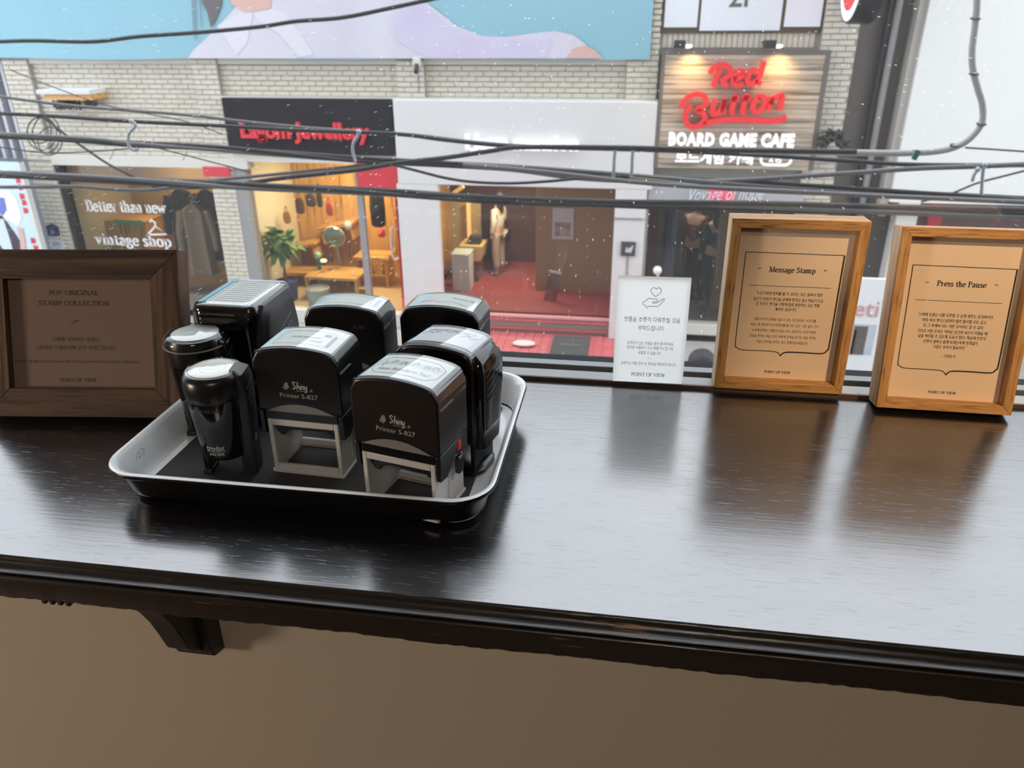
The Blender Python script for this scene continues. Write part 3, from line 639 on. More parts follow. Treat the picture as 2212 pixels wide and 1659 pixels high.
    zlow = ze-.013
    cp = top_profile(hw, zlow, ze, rise, rc, .0008, 18)
    cpi = top_profile(hw, zlow, ze, rise, rc, .0007, 18)
    mb = MB(); n = len(cp)
    mb.add([(x, -hd+.0022, z) for x, z in cp]+[(x, hd-.0022, z) for x, z in cp], [(i, i+1, n+i+1, n+i) for i in range(n-1)])
    mb.build('clear_cap', CAPC, t, smooth=70)
    for s in (-1, 1):
        MB().box(min(s*(hw-.0002), s*(hw+.0009)), max(s*(hw-.0002), s*(hw+.0009)), -hd+.003, -.001, zlow-.0012, zlow).build('cap_catch', GRYP, t)
    if front == 'logo':
        k = .0030; sc_ = [[(1.0, 1.7), (.6, 2.0), (.2, 1.7), (.45, 1.2), (.8, .7), (.5, .1), (0, .2)], [(1.6, 2.1), (1.35, 1.0), (1.15, 0)], [(1.25, .5), (1.6, 1.0), (1.85, .8), (1.75, .2), (2.0, .1)], [(2.25, 1.0), (2.15, .2), (2.35, .05)], [(2.36, 1.45), (2.42, 1.6)], [(2.6, 1.0), (2.5, 0)], [(2.55, .6), (2.85, 1.0), (3.1, .8), (3.0, .2), (3.2, .05)], [(3.4, 1.0), (3.35, .3), (3.6, .1), (3.85, .5)], [(3.95, 1.0), (3.8, 0), (3.55, -.7), (3.2, -.6)]]
        stroke_part(t, 'script_logo', [([(p.x*k-.0036, p.y*k+.0750) for p in smoothpath([(a, b, 0) for a, b in st], 4)], .00085, False) for st in sc_], -hd-.0002, PRT)
        stroke_part(t, 'underline', [(((-.001, .0737), (.0095, .0737)), .0003, False)], -hd-.0002, PRT)
        flower_logo(t, -.0082, -hd-.0002, .0772, .0024, PRT)
        put_text(t, '®', .003, FRONT(.0115, -hd-.0002, .0745), PRT)
        put_text(t, 'Printer S-827', .0052, FRONT(.0005, -hd-.0002, .0690), PRT, width=.0305)
    elif front:
        put_text(t, front, .0042, FRONT(.014, -hd-.0002, ze-.012), PRTD, width=.0105)
    return t
printer_stamp('white-framed stamp with Happy Birth-day to You card, closest to the tray corner', -.148, .4785, -12.8, hw=.0340, ribs=True, card='birthday')
printer_stamp('white-framed S-827 stamp with bordered letter card, in the tray middle', -.240, .5215, -2.9, card='letter')
printer_stamp('black stamp priced 32,000 with patterned border card, behind the middle stamp', -.234, .604, -1.6, hd=.0185, ze=.1045, front='32,000', full=False, card='pattern')
printer_stamp('black stamp priced 32,000 with address card, at the tray back beside window', -.153, .615, -4.5, hd=.0195, ze=.1045, front='32,000', full=False, card='address')
def round_stamp(label, X, Y, rz, r=.0228, H=.0885, card='face', texts=True):
    t = thing('self_inking_stamp', label, 'stamp', (X, Y, FZ), (0, 0, radians(rz)), 'self-inking stamps in the enamel tray')
    rb = lambda z: r*(.80+.20*min(1, max(0, (z-.018)/.05))**.8)
    MB().lathe([(rb(z), z) for z in (.018, .022, .03, .04, .05, .06, .069)], n=40).build('body', BLKG, t, smooth=50)
    if texts:
        MB().lathe([(r*1.02, .0680), (r*1.045, .0695), (r*1.05, H-.010), (r*1.02, H-.005), (r*.94, H-.0014), (r*.82, H-.0006)], n=44).build('cap_ring', BLK, t, smooth=50)
    cd = MB().lathe([(r*.79, H-.0009), (r*.79, H-.0002)], n=36).build('imprint_card', mat('cream_imprint_card', (.80, .79, .70), .7) if card == 'face' else CARDW, t)
    zf = lambda x: H-.0002
    on_arch(cd, 'ring_drawing', [([(r*.42*cos(a), r*.42*sin(a)) for a in [i*pi/10 for i in range(20)]], True), ([(-.006, -.003), (-.002, .002), (.002, .003), (.006, .001), (.004, -.003), (-.002, -.002)], True), ([(-.004, .004), (.002, .006), (.006, .004)], False)] if texts else [([(-.010, .002), (-.004, .006), (.001, .001), (.006, .005), (.011, .003)], False), ([(-.006, -.006), (.002, -.003), (.008, -.007)], False)], zf, LINEC, .0003)
    if texts:
        MB().lathe([(r*.90, H-.0006), (r*.86, H+.0006), (r*.6, H+.0010), (.0001, H+.0012)], n=40).build('clear_lens', CAPC, t, smooth=80)
    else:      # broad clear drum lid over a dark rim
        MB().lathe([(r*.98, .066), (r*1.0, .072), (r*1.02, H-.008), (r*.96, H-.0015), (r*.80, H-.0008)], n=44).build('cap_ring', BLK, t, smooth=50)
        MB().lathe([(r*1.07, H-.0085), (r*1.08, H-.004), (r*1.03, H-.0008), (r*.9, H+.0012), (r*.6, H+.0022), (.0001, H+.0026)], n=44).build('clear_lens', CAPC, t, smooth=80)
        MB().tube([(r*1.075*cos(a), r*1.075*sin(a), H-.0085) for a in [i*pi/24 for i in range(48)]], .0007, 6, True).build('lid_rim', GRYP, t, smooth=60)
    # left leg with its foot, right leg below the housing
    for s in (-1, 1):
        lg = MB().prism([(s*r*.56, 0), (s*r*.80, 0), (s*r*.82, .026), (s*r*.60, .026)], -.007, .007).build('leg', BLK, t, bevel=.001)
        MB().prism([(-.009, 0), (.009, 0), (.008, .004), (-.008, .004)], s*r*.54, s*r*.86, 'x').build('foot', BLK, lg, bevel=.0008)
    MB().lathe([(r*.52, .016), (r*.70, .0165), (r*.74, .0185), (r*.52, .020)], n=30).build('die_ring', BLK, t, smooth=40)
    x0 = r*.80
    hs = MB().loft([rr(.011, .019, .0025, 0, 3, x0-.0005, 0), rr(.0115, .0205, .0025, .030, 3, x0, 0), rr(.0125, .023, .003, .060, 3, x0+.0012, 0), rr(.0125, .025, .003, .080, 3, x0+.0012, 0), rr(.0105, .023, .003, .0865, 3, x0+.0005, 0), rr(.005, .017, .002, .0895, 3, x0-.0015, 0)]).build('side_housing', CHAR if texts else BLK, t, smooth=35)
    for i in range(4):
        z = .062+.0046*i
        MB().prism([(-.008, z-.002), (.007, z+.0022), (.007, z+.0028), (-.008, z-.0014)], x0+.0070, x0+.0078, 'x').build('grip_line', PRTD, hs)
    MB().lathe([(.0001, 0), (.0026, 0), (.0030, .0006), (.0026, .0011), (.0001, .0012)], n=16).build('lock_button', mat('brushed_metal', (.5, .48, .44), .3, metal=1), hs, smooth=50, loc=(x0+.0056, -.002, .030), rot=(0, pi/2, 0))
    if texts:
        def wrap(body, size, zc, width, m):
            me = text_mesh(body, size, width=width, bold=.00008)
            for v in me.vertices:
                x, z = v.co.x-.002, v.co.y+zc
                rad = rb(z)+.0003; a = x/rad
                v.co = (rad*sin(a), -rad*cos(a), z)
            me.materials.clear(); mesh_obj('lettering', me, m, t)
        wrap('trodat', .0072, .0295, .0145, PRT); wrap('printy 4630', .0036, .0240, .0120, PRT); wrap('NOT FOR SALE', .0036, .0625, .0190, PRTD)
        mb = MB(); ribbon(mb, [(-.0095+.0015*i, .0264) for i in range(11)], .0003); rr_ = rb(.0264)+.0004
        mb.v = [(rr_*sin(x/rr_), -rr_*cos(x/rr_), y) for x, y, _ in mb.v]; mb.build('underline', PRT, t, fix=False)
    return t
round_stamp('round black stamp marked printy 4630 at the tray front corner', -.3065, .4985, 10)
round_stamp('round black stamp with domed clear lens behind the other round one', -.352, .556, 14, r=.0240, H=.0925, card='sketch', texts=False)

def tall_stamp():
    w, d, H = .0575, .0760, .1085
    t = thing('self_inking_stamp', 'tallest black stamp with grooved side panel at the tray back corner', 'stamp', (-.3335, .6105, FZ), (0, 0, radians(-1)), 'self-inking stamps in the enamel tray')
    MB().loft([rr(w*.86, d*.90, .008, .016, 5), rr(w*.94, d*.95, .009, .060, 5), rr(w, d, .009, .092, 5), rr(w, d, .009, .101, 5), rr(w*.97, d*.97, .008, .1060, 5), rr(w*.90, d*.92, .007, H, 5)]).build('body', BLKG, t, smooth=40)
    MB().loft([rr(w*.92, d*.94, .004, 0, 4), rr(w*.92, d*.94, .004, .003, 4), rr(w*.82, d*.86, .004, .018, 4)]).build('base', BLK, t, smooth=35)
    cd = MB().box(-w*.38, w*.36, -d*.40, d*.42, H, H+.0003).build('imprint_card', CARDW, t)
    zf = lambda x: H+.0003
    on_arch(cd, 'printed_lines', [([(-.016, y), (.014, y)], False) for y in [-.026+.0052*i for i in range(11)]], zf, LINEC, .0007)
    on_arch(cd, 'border_line', [([(-.019, -.030), (-.019, .031), (.018, .031), (.018, -.030)], True)], zf, LINEC, .0005)
    on_arch(cd, 'corner_blocks', [([(-.0205, y), (-.0205, y+.004)], False) for y in (-.029, .027)], zf, LINEC, .0025)
    m = MB().loft([rr(w*.97, d*.955, .007, H-.012, 4), rr(w*1.005, d*1.0, .008, H-.0065, 4), rr(w*.985, d*.985, .008, H-.001, 4), rr(w*.93, d*.94, .007, H+.0012, 4), rr(w*.6, d*.7, .004, H+.0014, 4)], (0, 1))
    m.build('clear_cap', CAPC, t, smooth=60)
    for s in (1, -1):
        hs = MB()
        def sec(x, ins): return [(s*x, y, z) for y, z in ((-d*.44+ins, .014+ins), (d*.44-ins, .014+ins), (d*.46-ins, .075), (d*.40-ins, .1020-ins), (d*.32-ins, .1085-ins), (-d*.34+ins, .1085-ins), (-d*.42+ins, .1020-ins), (-d*.47+ins, .075))]
        pn = hs.loft([sec(w*.44, 0), sec(w*.545, .0008), sec(w*.60, .006)]).build('side_panel', CHAR, t, smooth=25)
        for i in range(4):
            z = .060+.0075*i
            MB().prism([(-.010, z-.004), (.016, z+.0045), (.016, z+.0052), (-.010, z-.0033)], s*w*.600, s*w*.606, 'x').build('grip_line', GRYP, pn)
    put_text(t, 'trodat', .0072, FRONT(.010, -d*.465, .0400), PRT, bold=.0002); put_text(t, 'printy 4926', .0034, FRONT(.010, -d*.463, .0345), PRTD)
    stroke_part(t, 'underline', [(((-.001, .0365), (.021, .0365)), .0003, False)], -d*.464, PRTD)
    put_text(t, 'NOT FOR SALE', .0035, FRONT(.002, -d*.501, .0905), PRTD)
tall_stamp()
def black_stamp():
    w, d, H = .0640, .0455, .1035
    t = thing('self_inking_stamp', 'all-black NOT FOR SALE stamp on oval foot, beside the tray edge', 'stamp', (-.1335, .5385, FZ), (0, 0, radians(-14)), 'self-inking stamps in the enamel tray')
    MB().prism([(-w/2, .030)]+top_profile(w/2, .060, H, .0045, .010, 0, 16)[0:]+[(w/2, .030)], -d/2, d/2).build('body', BLK, t, bevel=.002, seg=3)
    for s in (-1, 1):
        hs = MB().loft([rr(.010, d*.72, .004, .024, 4, s*(w/2-.001), 0), rr(.012, d*.86, .004, .060, 4, s*(w/2), 0), rr(.013, d*.90, .0045, .088, 4, s*(w/2), 0), rr(.011, d*.84, .004, .097, 4, s*(w/2-.001), 0), rr(.004, d*.6, .0015, .1025, 4, s*(w/2-.004), 0)]).build('side_panel', BLKG, t, smooth=40)
        for i in range(5):
            z = .066+.0055*i
            MB().prism([(-.013, z-.003), (.010, z+.005), (.010, z+.0056), (-.013, z-.0024)], s*(w/2+.0062), s*(w/2+.0068), 'x').build('grip_line', PRTD, hs)
        MB().box(min(s*(w/2-.002), s*(w/2+.0045)), max(s*(w/2-.002), s*(w/2+.0045)), .003, .010, .030, .046).build('side_clip', BLKG, t, bevel=.0015)
    for s in (-1, 1): MB().box(min(s*.0245, s*.029), max(s*.0245, s*.029), -.017, .017, .002, .045).build('leg', BLK, t, bevel=.001)
    MB().loft([rr(.0665, .042, .014, 0, 6), rr(.0665, .042, .014, .003, 6), rr(.062, .038, .013, .0045, 6)]).build('foot_plate', BLK, t, smooth=40)
    mb = MB(); zf = arch_strip(mb, w/2, H, .0045, .010, -w*.40, w*.42, -d*.30, d*.36, .0004); cd = mb.build('imprint_card', mat('lilac_imprint_card', (.70, .71, .78), .7), t, fix=False)
    on_arch(cd, 'ornament_drawing', [([(-.020+.003*i, .006+.003*((i*7) % 3)/2) for i in range(14)], False), ([(-.022, .002), (-.017, .006), (-.013, .002), (-.009, .007)], False), ([(.010, .001), (.014, .006), (.019, .002), (.023, .006)], False), ([(-.02, .010), (.02, .011)], False)], zf, LINEC, .0006)
    cp = top_profile(w/2, H-.016, H, .0045, .010, .0009, 18); n = len(cp); mb = MB()
    mb.add([(x, -d/2+.003, z) for x, z in cp]+[(x, d/2-.003, z) for x, z in cp], [(i, i+1, n+i+1, n+i) for i in range(n-1)])
    mb.build('clear_cap', CAPC, t, smooth=70)
    lb = MB().box(-.006, .028, -d/2-.0005, -d/2, .076, .0875).build('sticker', mat('black_sticker', (.010, .011, .014), .5), t)
    put_text(lb, 'NOT FOR SALE', .0042, FRONT(.0105, -d/2-.0007, .0830), PRT, width=.030)
black_stamp()
# ================================================================== OUTSIDE
D = 11.0                                  # distance of the opposite shopfronts
ZS = -4.10                                # street level
ZTOP = 5.0
def X(px, py, Y=D): return at(px, py, Y).x
def Z(px, py, Y=D): return at(px, py, Y).z
ASPH = mat('street_paving', (.36, .35, .33), .8, var=(1.5, .3, (.27, .26, .25)))
props(MB().box(-40, 40, .86, 40, ZS-.3, ZS).build('street', ASPH), 'grey paved street below the window', kind='structure')
props(MB().box(-12, 12, .70, .86, ZS, -1.0).box(-12, 12, .60, .86, 1.8, 14).box(-12, -2.7, .60, .86, -1, 1.8).box(2.7, 12, .60, .86, -1, 1.8).build('wall_street_side', mat('own_facade', (.4, .38, .36), .8)), kind='structure')  # unseen upper floors, height set to cut sky light on the shopfronts opposite

BRICK = mat('cream_glazed_brick', (.68, .64, .55), .7, spec=.2, var=(5, .5, (.50, .47, .40)), bump=(60, .15, .003))
MORT = mat('mortar', (.38, .36, .32), .9, var=(3, .3, (.3, .29, .26)))
WHITEP = mat('white_panel', (.68, .69, .69), .6, spec=.2, var=(1, .06, (.63, .63, .63)))
DARKM = mat('dark_grey_metal', (.05, .05, .052), .6, spec=.2)
BROWNM = mat('brown_metal', (.17, .155, .14), .7, spec=.2, var=(2, .3, (.14, .13, .12)))
GREYM = mat('mid_grey_metal', (.30, .30, .30), .5)
REDP = mat('red_paint', (.62, .035, .055), .4)
PINK = mat('faded_red_tile', (.60, .14, .15), .5, var=(6, .4, (.42, .08, .09)))
CONC = mat('pale_concrete', (.66, .65, .60), .8, var=(4, .25, (.52, .51, .46)))
SHOPGL = clear('shop_glass', (.93, .95, .95), 1.4, .0, refl=.8)
OCHRE = wood('honey_wood', (.66, .38, .12), (.50, .27, .08), 'x', .55, .03)
OCHREZ = wood('honey_wood_z', (.62, .36, .12), (.46, .25, .08), 'z', .55, .03)
CREAMW = mat('cream_shop_wall', (.72, .70, .60), .8)
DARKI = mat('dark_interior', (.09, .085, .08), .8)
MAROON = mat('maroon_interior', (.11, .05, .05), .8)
TANP = mat('tan_partition', (.40, .24, .12), .7, var=(2, .2, (.24, .15, .08)))
LEDW = mat('lit_white_letter', (.9, .9, .95), .5, emit=((.95, .96, 1), .5))

XL0, XL1 = X(3, 130), X(58, 130); XA0, XA1 = X(412, 130), X(466, 130)
XB0, XB1 = X(857, 170), X(917, 170); XC0, XC1 = X(1352, 170), X(1421, 170); XR0, XR1 = X(1772, 100), X(1850, 100)
ZBAN, ZCOR, ZSIGN = Z(700, 126), Z(700, 139), Z(700, 214); ZL1, ZL0 = Z(280, 337), Z(280, 359)
bld = thing('brick_building', 'cream brick shop building across the street with a big banner', 'building', ((XL0+XR1)/2, D, ZS))
def bpart(mb, name, m, **kw):
    o = mb.build(name, m, bld, **kw); o.matrix_parent_inverse = Matrix.Translation(bld.location).inverted(); return o
def keep(o, p): o.parent = p; o.matrix_parent_inverse = Matrix.Translation(p.location).inverted(); return o
RY = D+.07
back = MB().box(XL0, XR1, RY, RY+.3, ZSIGN-.5, ZTOP)
back.box(XL0, XA0, RY, RY+.3, ZL0, ZSIGN-.5); back.box(XC1, XR1, RY, RY+.3, Z(1590, 440), ZSIGN-.5)
for a, b in ((XL0, XL1), (XA0, XA1), (XB0, XB1), (XC0, XC1), (XR0, XR1)): back.box(a, b, D, RY+.3, ZS, ZBAN+.3 if b < XR0 else ZTOP)
bpart(back, 'wall_core', MORT)
bpart(MB().box(XL0, XC1, D+.02, RY+.02, ZCOR, ZBAN+.02), 'cornice', CONC)
bpart(MB().box(XL1, XA1+.25, D-.03, RY+.1, ZL0, ZL1), 'lintel', CONC)
bpart(MB().box(XA1, XC1+.02, D-.02, RY+.02, ZSIGN-.0, ZSIGN+.03), 'string_course', CONC)
# bricks: 20 cm stretchers, 6.7 cm courses
bm_full = MB().box(-.095, .095, -.011, .02, -.0265, .0265).build('brick', BRICK, bevel=0); me_brick = bm_full.data; bpy.data.objects.remove(bm_full)
rest = MB(); nb = 0; bl = []
def brickwork(x0, x1, z0, z1, y, off=0, soldier=False):
    z = z0+.0335; row = off
    if soldier:
        x = x0+.0335
        while x < x1-.03:
            zz = z0+.1
            while zz < z1-.08: bl.append((x, y, zz, -1)); zz += .205
            x += .067
        return
    while z < z1-.03:
        x = x0-(.1 if row % 2 else 0)
        while x < x1-.02:
            a, b = max(x, x0), min(x+.2, x1)
            if b-a > .035: bl.append(((a+b)/2, y, z, (b-a-.01)/.19))
            x += .2
        z += .067; row += 1
brickwork(XA1, XB0, ZSIGN+.03, ZCOR, RY); brickwork(XB1, XC0, ZSIGN+.03, ZCOR, RY); brickwork(XL1, XA0, ZL1, ZCOR, RY)
brickwork(XA0, XA1, ZL1, ZBAN, D); brickwork(XB0, XB1, ZSIGN+.03, ZBAN, D); brickwork(XC0, XC1, ZSIGN+.03, ZBAN+.9, D)
brickwork(XR0, XR1, Z(1800, 340), ZBAN+1.2, D); brickwork(XL0, XL1, Z(60, 345), ZBAN, D); brickwork(XA0, XA1, ZS, ZL0, D)
brickwork(XL0, XL1, ZS, Z(60, 345), D); brickwork(XR0, XR1, ZS, Z(1800, 340), D)
brickwork(XC1+.02, XR0, Z(1600, 104), Z(1600, 70), RY, soldier=True)
bl.sort(key=lambda b: (b[2] < -2.2, abs(b[0]+1.5)))
for x, y, z, kd in bl:
    j = random.uniform(-.003, .003)
    if nb < 300 and kd > 0:
        o = bpy.data.objects.new('brick', me_brick); COL.objects.link(o); o.location = (x, y+j, z); o.scale = (kd, 1, 1); keep(o, bld); nb += 1
    elif kd > 0: rest.box(x-.095*kd, x+.095*kd, y-.011+j, y+.02, z-.0265, z+.0265)
    else: rest.box(x-.0285, x+.0285, y-.011+j, y+.02, z-.095, z+.095)
o = bpart(rest, 'brick_courses', BRICK, fix=False); o['kind'] = 'stuff'
# upper windows above the game cafe sign
FRB = mat('brown_window_frame', (.10, .075, .05), .5); FILM = mat('pale_window_film', (.78, .83, .90), .35, var=(.6, .05, (.7, .75, .84)))
x0, x1, z0, _ = rect(1428, 0, 1782, 68, D); z1 = z0+1.7
wn = bpart(MB().box(x0, x1, RY-.03, RY+.05, z0-.02, z1+.05), 'upper_window', FRB)
for a, b in ((1436, 1508), (1514, 1689), (1697, 1776)):
    xa, xb = X(a, 30), X(b, 30)
    p = MB().box(xa, xb, RY-.05, RY-.02, z0+.05 if a != 1514 else z0+.01, z1).build('pane', FILM, wn)
me = text_mesh('2F', .34, bold=.004); me.transform(FRONT(X(1604, 0), RY-.054, Z(1604, -6))); me.materials.clear(); mesh_obj('lettering', me, mat('olive_lettering', (.12, .14, .11), .6), wn)

# banner with a printed figure
SKYB = mat('banner_sky_blue', (.26, .49, .59), .7, spec=.2, var=(.7, .3, (.30, .54, .64)), stretch=(.2, 1, 3))
SHIRT = mat('banner_shirt_print', (.60, .57, .68), .7, spec=.2, var=(1.6, .7, (.66, .67, .74)), stretch=(1.4, 1, .5))
SHIRT2 = mat('banner_shirt_shade_print', (.56, .52, .70), .6, var=(2, .4, (.66, .64, .80)))
SKIN_P = mat('banner_skin_print', (.66, .42, .38), .6); HAIR_P = mat('banner_hair_print', (.13, .12, .13), .6)
xb0, xb1 = X(-420, 60), X(1408, 60); ban = thing('street_banner', 'large sky-blue banner printed with a figure in a lilac shirt', 'banner', ((xb0+xb1)/2, D-.06, ZBAN))
nx, nz = 60, 12; zt = 2.6; V = []
for j in range(nz+1):
    for i in range(nx+1):
        x = xb0+(xb1-xb0)*i/nx; z = ZBAN-.005+(zt-ZBAN)*j/nz
        V.append((x, D-.06+.008*sin(x*2.3+z*3)*sin(z*9+x)+.004*sin(x*7), z+(.012*sin(x*1.9)*(1 if j == 0 else 0))))
m_ = MB().add(V, [(j*(nx+1)+i, j*(nx+1)+i+1, (j+1)*(nx+1)+i+1, (j+1)*(nx+1)+i) for j in range(nz) for i in range(nx)])
keep(m_.build('sheet', SKYB, smooth=60), ban)
def bprint(name, pts, m, dy):
    poly = [(X(px, py, D-.07), Z(px, py, D-.07)) for px, py in pts]
    keep(MB().prism(poly, D-.075-dy, D-.071-dy).build(name, m), ban)
zb = 126
bprint('printed_shirt', [(406, zb), (418, 108), (440, 88), (470, 60), (505, 20), (540, -30), (560, -80), (800, -80), (880, -20), (930, 12), (985, 55), (1040, 78), (1090, 80), (1150, 72), (1200, 67), (1240, 76), (1268, 98), (1235, 108), (1228, zb)], SHIRT, 0)
bprint('printed_sleeve_shade', [(850, 58), (870, 10), (905, 0), (975, 60), (1040, 84), (1150, 84), (1195, 80), (1180, zb), (930, zb), (890, 106), (862, 90)], SHIRT2, .004)
bprint('printed_collar', [(470, 55), (530, 22), (548, 30), (540, 60), (536, 90), (512, 120), (500, 100)], mat('banner_collar_print', (.68, .67, .75), .6), .005)
bprint('printed_collar', [(548, 30), (590, 18), (620, 30), (680, 118), (648, 124), (600, 70), (560, 46)], mat('banner_collar_print', (.68, .67, .75), .6), .006)
bprint('printed_neck', [(497, -60), (500, 8), (532, 28), (560, 22), (585, 18), (588, -60)], SKIN_P, .007)
bprint('printed_hand', [(1222, zb), (1240, 104), (1262, 98), (1285, 108), (1302, zb)], SKIN_P, .006)
bprint('printed_hair', [(432, -60), (438, 5), (450, 30), (456, 60), (468, 40), (480, 10), (484, -60)], HAIR_P, .008)
for a, b in (((412, -60), (420, 80)), ((418, -60), (424, 86)), ((428, -60), (436, 60))):
    bprint('printed_hair', [a, (a[0]+2, a[1]), (b[0]+1, b[1]), b], HAIR_P, .008)

# game cafe sign: board of horizontal slats
SLAT = [wood('slat_%d' % i, c, tuple(v*.85 for v in c), 'x', .6, .03) for i, c in enumerate(((.54, .46, .37), (.48, .41, .32), (.58, .50, .41), (.45, .38, .30)))]
x0, x1, z0, z1 = rect(1421, 108, 1772, 362, D); SY = D-.10
cafe = thing('cafe_sign', 'slatted wooden sign board with red script and white BOARD GAME CAFE letters', 'shop sign', ((x0+x1)/2, SY, z0))
def cp_(o): return keep(o, cafe)
cp_(MB().box(x0, x1, SY, D+.05, z0, z1).build('backing', mat('slat_backing', (.10, .085, .07), .8)))
for s, e in ((x0, x0+.045), (x1-.06, x1)): cp_(MB().box(s, e, SY-.03, SY, z0, z1).build('edge_trim', BROWNM))
cp_(MB().box(x0+.045, x1-.06, SY-.03, SY, z1-.05, z1).build('edge_trim', BROWNM))
nsl = 24
for i in range(nsl):
    za = z0+(z1-.05-z0)*i/nsl; cp_(MB().box(x0+.045, x1-.06, SY-.022-.002*(i % 3), SY, za+.003, za+(z1-.05-z0)/nsl-.001).build('plank', SLAT[(i*7+i//3) % 4]))
REDL = mat('red_channel_letter', (.78, .035, .04), .4, emit=((1, .05, .05), .12)); REDS = mat('red_letter_side', (.35, .02, .025), .5)
def script(strokes, name='red_letter'):
    mb = MB()
    for st in strokes:
        P = [(1420+a/5.183, 60+b/5.183) for a, b in st]
        pts = smoothpath([(X(a, b, SY-.1), Z(a, b, SY-.1), 0) for a, b in P], 6)
        ribbon(mb, pts, .064, th=.07)
    me = bpy.data.meshes.new(name); me.from_pydata(mb.v, [], mb.f); me.transform(FRONT(0, SY-.075, 0))
    bm = bmesh.new(); bm.from_mesh(me); bmesh.ops.recalc_face_normals(bm, faces=bm.faces); bm.to_mesh(me); bm.free()
    cp_(mesh_obj(name, me, REDL))
script([[(585, 515), (625, 450), (690, 415), (760, 418), (815, 462), (800, 530), (740, 575), (738, 612), (782, 658)], [(705, 450), (660, 560), (618, 658)]])
script([[(850, 580), (930, 550), (975, 512), (945, 482), (890, 500), (848, 570), (855, 632), (905, 645), (955, 618)]])
script([[(1120, 500), (1065, 476), (1012, 540), (1012, 610), (1060, 628), (1112, 580)], [(1192, 372), (1150, 520), (1122, 600), (1160, 632)]])
script([[(262, 892), (300, 820), (372, 760), (460, 742), (530, 772), (542, 840), (505, 890), (440, 920), (510, 952), (527, 1020), (490, 1080), (410, 1110), (340, 1082), (312, 1000), (330, 920), (378, 868)]])
script([[(645, 805), (620, 890), (615, 955), (662, 962), (720, 900), (757, 800)], [(757, 800), (735, 900), (747, 962)]])
script([[(872, 745), (840, 880), (830, 935), (862, 947)], [(828, 797), (917, 787)]]); script([[(1002, 735), (965, 870), (950, 935), (987, 947)], [(948, 787), (1047, 780)]])
script([[(1130, 765), (1080, 830), (1065, 900), (1100, 940), (1160, 912), (1200, 830), (1185, 772), (1128, 766)]])
script([[(1272, 765), (1260, 850), (1240, 928)], [(1255, 850), (1320, 782), (1392, 757), (1386, 820), (1366, 922)]])
script([[(515, 1075), (620, 1048), (800, 1026), (1000, 1030), (1200, 1042), (1350, 1036), (1442, 995)]], 'red_underline')
me = text_mesh('BOARD GAME CAFE', .215, bold=.012, extrude=.02, width=abs(X(1712, 303, SY)-X(1442, 303, SY)), space=1.1); me.transform(FRONT(X(1577, 302, SY), SY-.06, Z(1577, 302, SY))); me.materials.clear(); cp_(mesh_obj('white_letters', me, LEDW))
me = text_mesh('보드게임 카페', .17, bold=.005, extrude=.02, width=abs(X(1625, 342, SY)-X(1458, 342, SY))); me.transform(FRONT(X(1542, 341, SY), SY-.06, Z(1542, 341, SY))); me.materials.clear(); cp_(mesh_obj('white_letters', me, LEDW))
me = text_mesh('2층', .13, extrude=.02); me.transform(FRONT(X(1675, 341, SY), SY-.06, Z(1675, 341, SY))); me.materials.clear(); cp_(mesh_obj('white_letters', me, LEDW))
mb = MB(); cxx, czz = X(1675, 341, SY), Z(1675, 341, SY); ribbon(mb, [(p[0]+cxx, p[1]+czz) for p in rr(.38, .16, .07, 0, 5)], .03, closed=True, th=.03); me = bpy.data.meshes.new('badge_ring'); me.from_pydata(mb.v, [], mb.f); me.transform(FRONT(0, SY-.04, 0)); cp_(mesh_obj('badge_ring', me, LEDW))
for i, (px, who) in enumerate(((1470, 'over the red R'), (1664, 'over the letter n'))):
    p = at(px, 94, D-.35)
    t = thing('sign_spotlight', 'small black spotlight above the slatted sign, '+who, 'spotlight', (p.x, D, p.z), group='spotlights above the cafe sign')
    MB().box(-.05, .05, -.40, .07, -.012, .012).build('arm', DARKM, t); MB().box(-.08, .06, -.46, -.32, -.05, .04).build('housing', DARKM, t, bevel=.01)
    MB().lathe([(.001, 0), (.045, 0), (.055, -.02), (.03, -.04)], n=14).build('lens', mat('spot_lens', (.85, .85, .9), .3, emit=((1, .85, .6), 2)), t, loc=(.09, -.40, -.01), smooth=40)
    lamp('sign_spotlight_light', 'SPOT', (p.x+.16, D-.30, p.z-.05), 26, (1, .62, .22), (p.x+.15, D-.12, p.z-1.0), spot_size=radians(120), spot_blend=1, shadow_soft_size=.03)
# round blade sign
p = at(1846, -66, D-.6)
t = thing('round_blade_sign', 'round red and white blade sign fixed to the brick column', 'shop sign', (p.x, p.y, p.z))
MB().lathe([(.001, 0), (.55, 0), (.56, .02), (.56, .24), (.55, .26), (.001, .26)], n=40).build('drum', mat('black_sign_drum', (.012, .012, .013), .4), t, rot=(0, pi/2, 0), smooth=40)
MB().lathe([(.001, -.004), (.53, -.004), (.53, .0), (.001, .0)], n=40).build('white_face', mat('lit_sign_white', (.8, .82, .9), .4, emit=((.85, .85, 1), .5)), t, rot=(0, pi/2, 0))
MB().lathe([(.001, -.008), (.42, -.008), (.42, -.004), (.001, -.004)], n=40).build('red_face', REDL, t, rot=(0, pi/2, 0))
me = text_mesh('6', .4); me.transform(Matrix(((0, 0, -1, -.012), (-1, 0, 0, 0), (0, 1, 0, -.14), (0, 0, 0, 1)))); me.materials.clear(); mesh_obj('lettering', me, mat('pale_pink_lettering', (.9, .6, .65), .5), t)
MB().box(-.02, .3, .5, .75, -.03, .03).build('mount', DARKM, t)

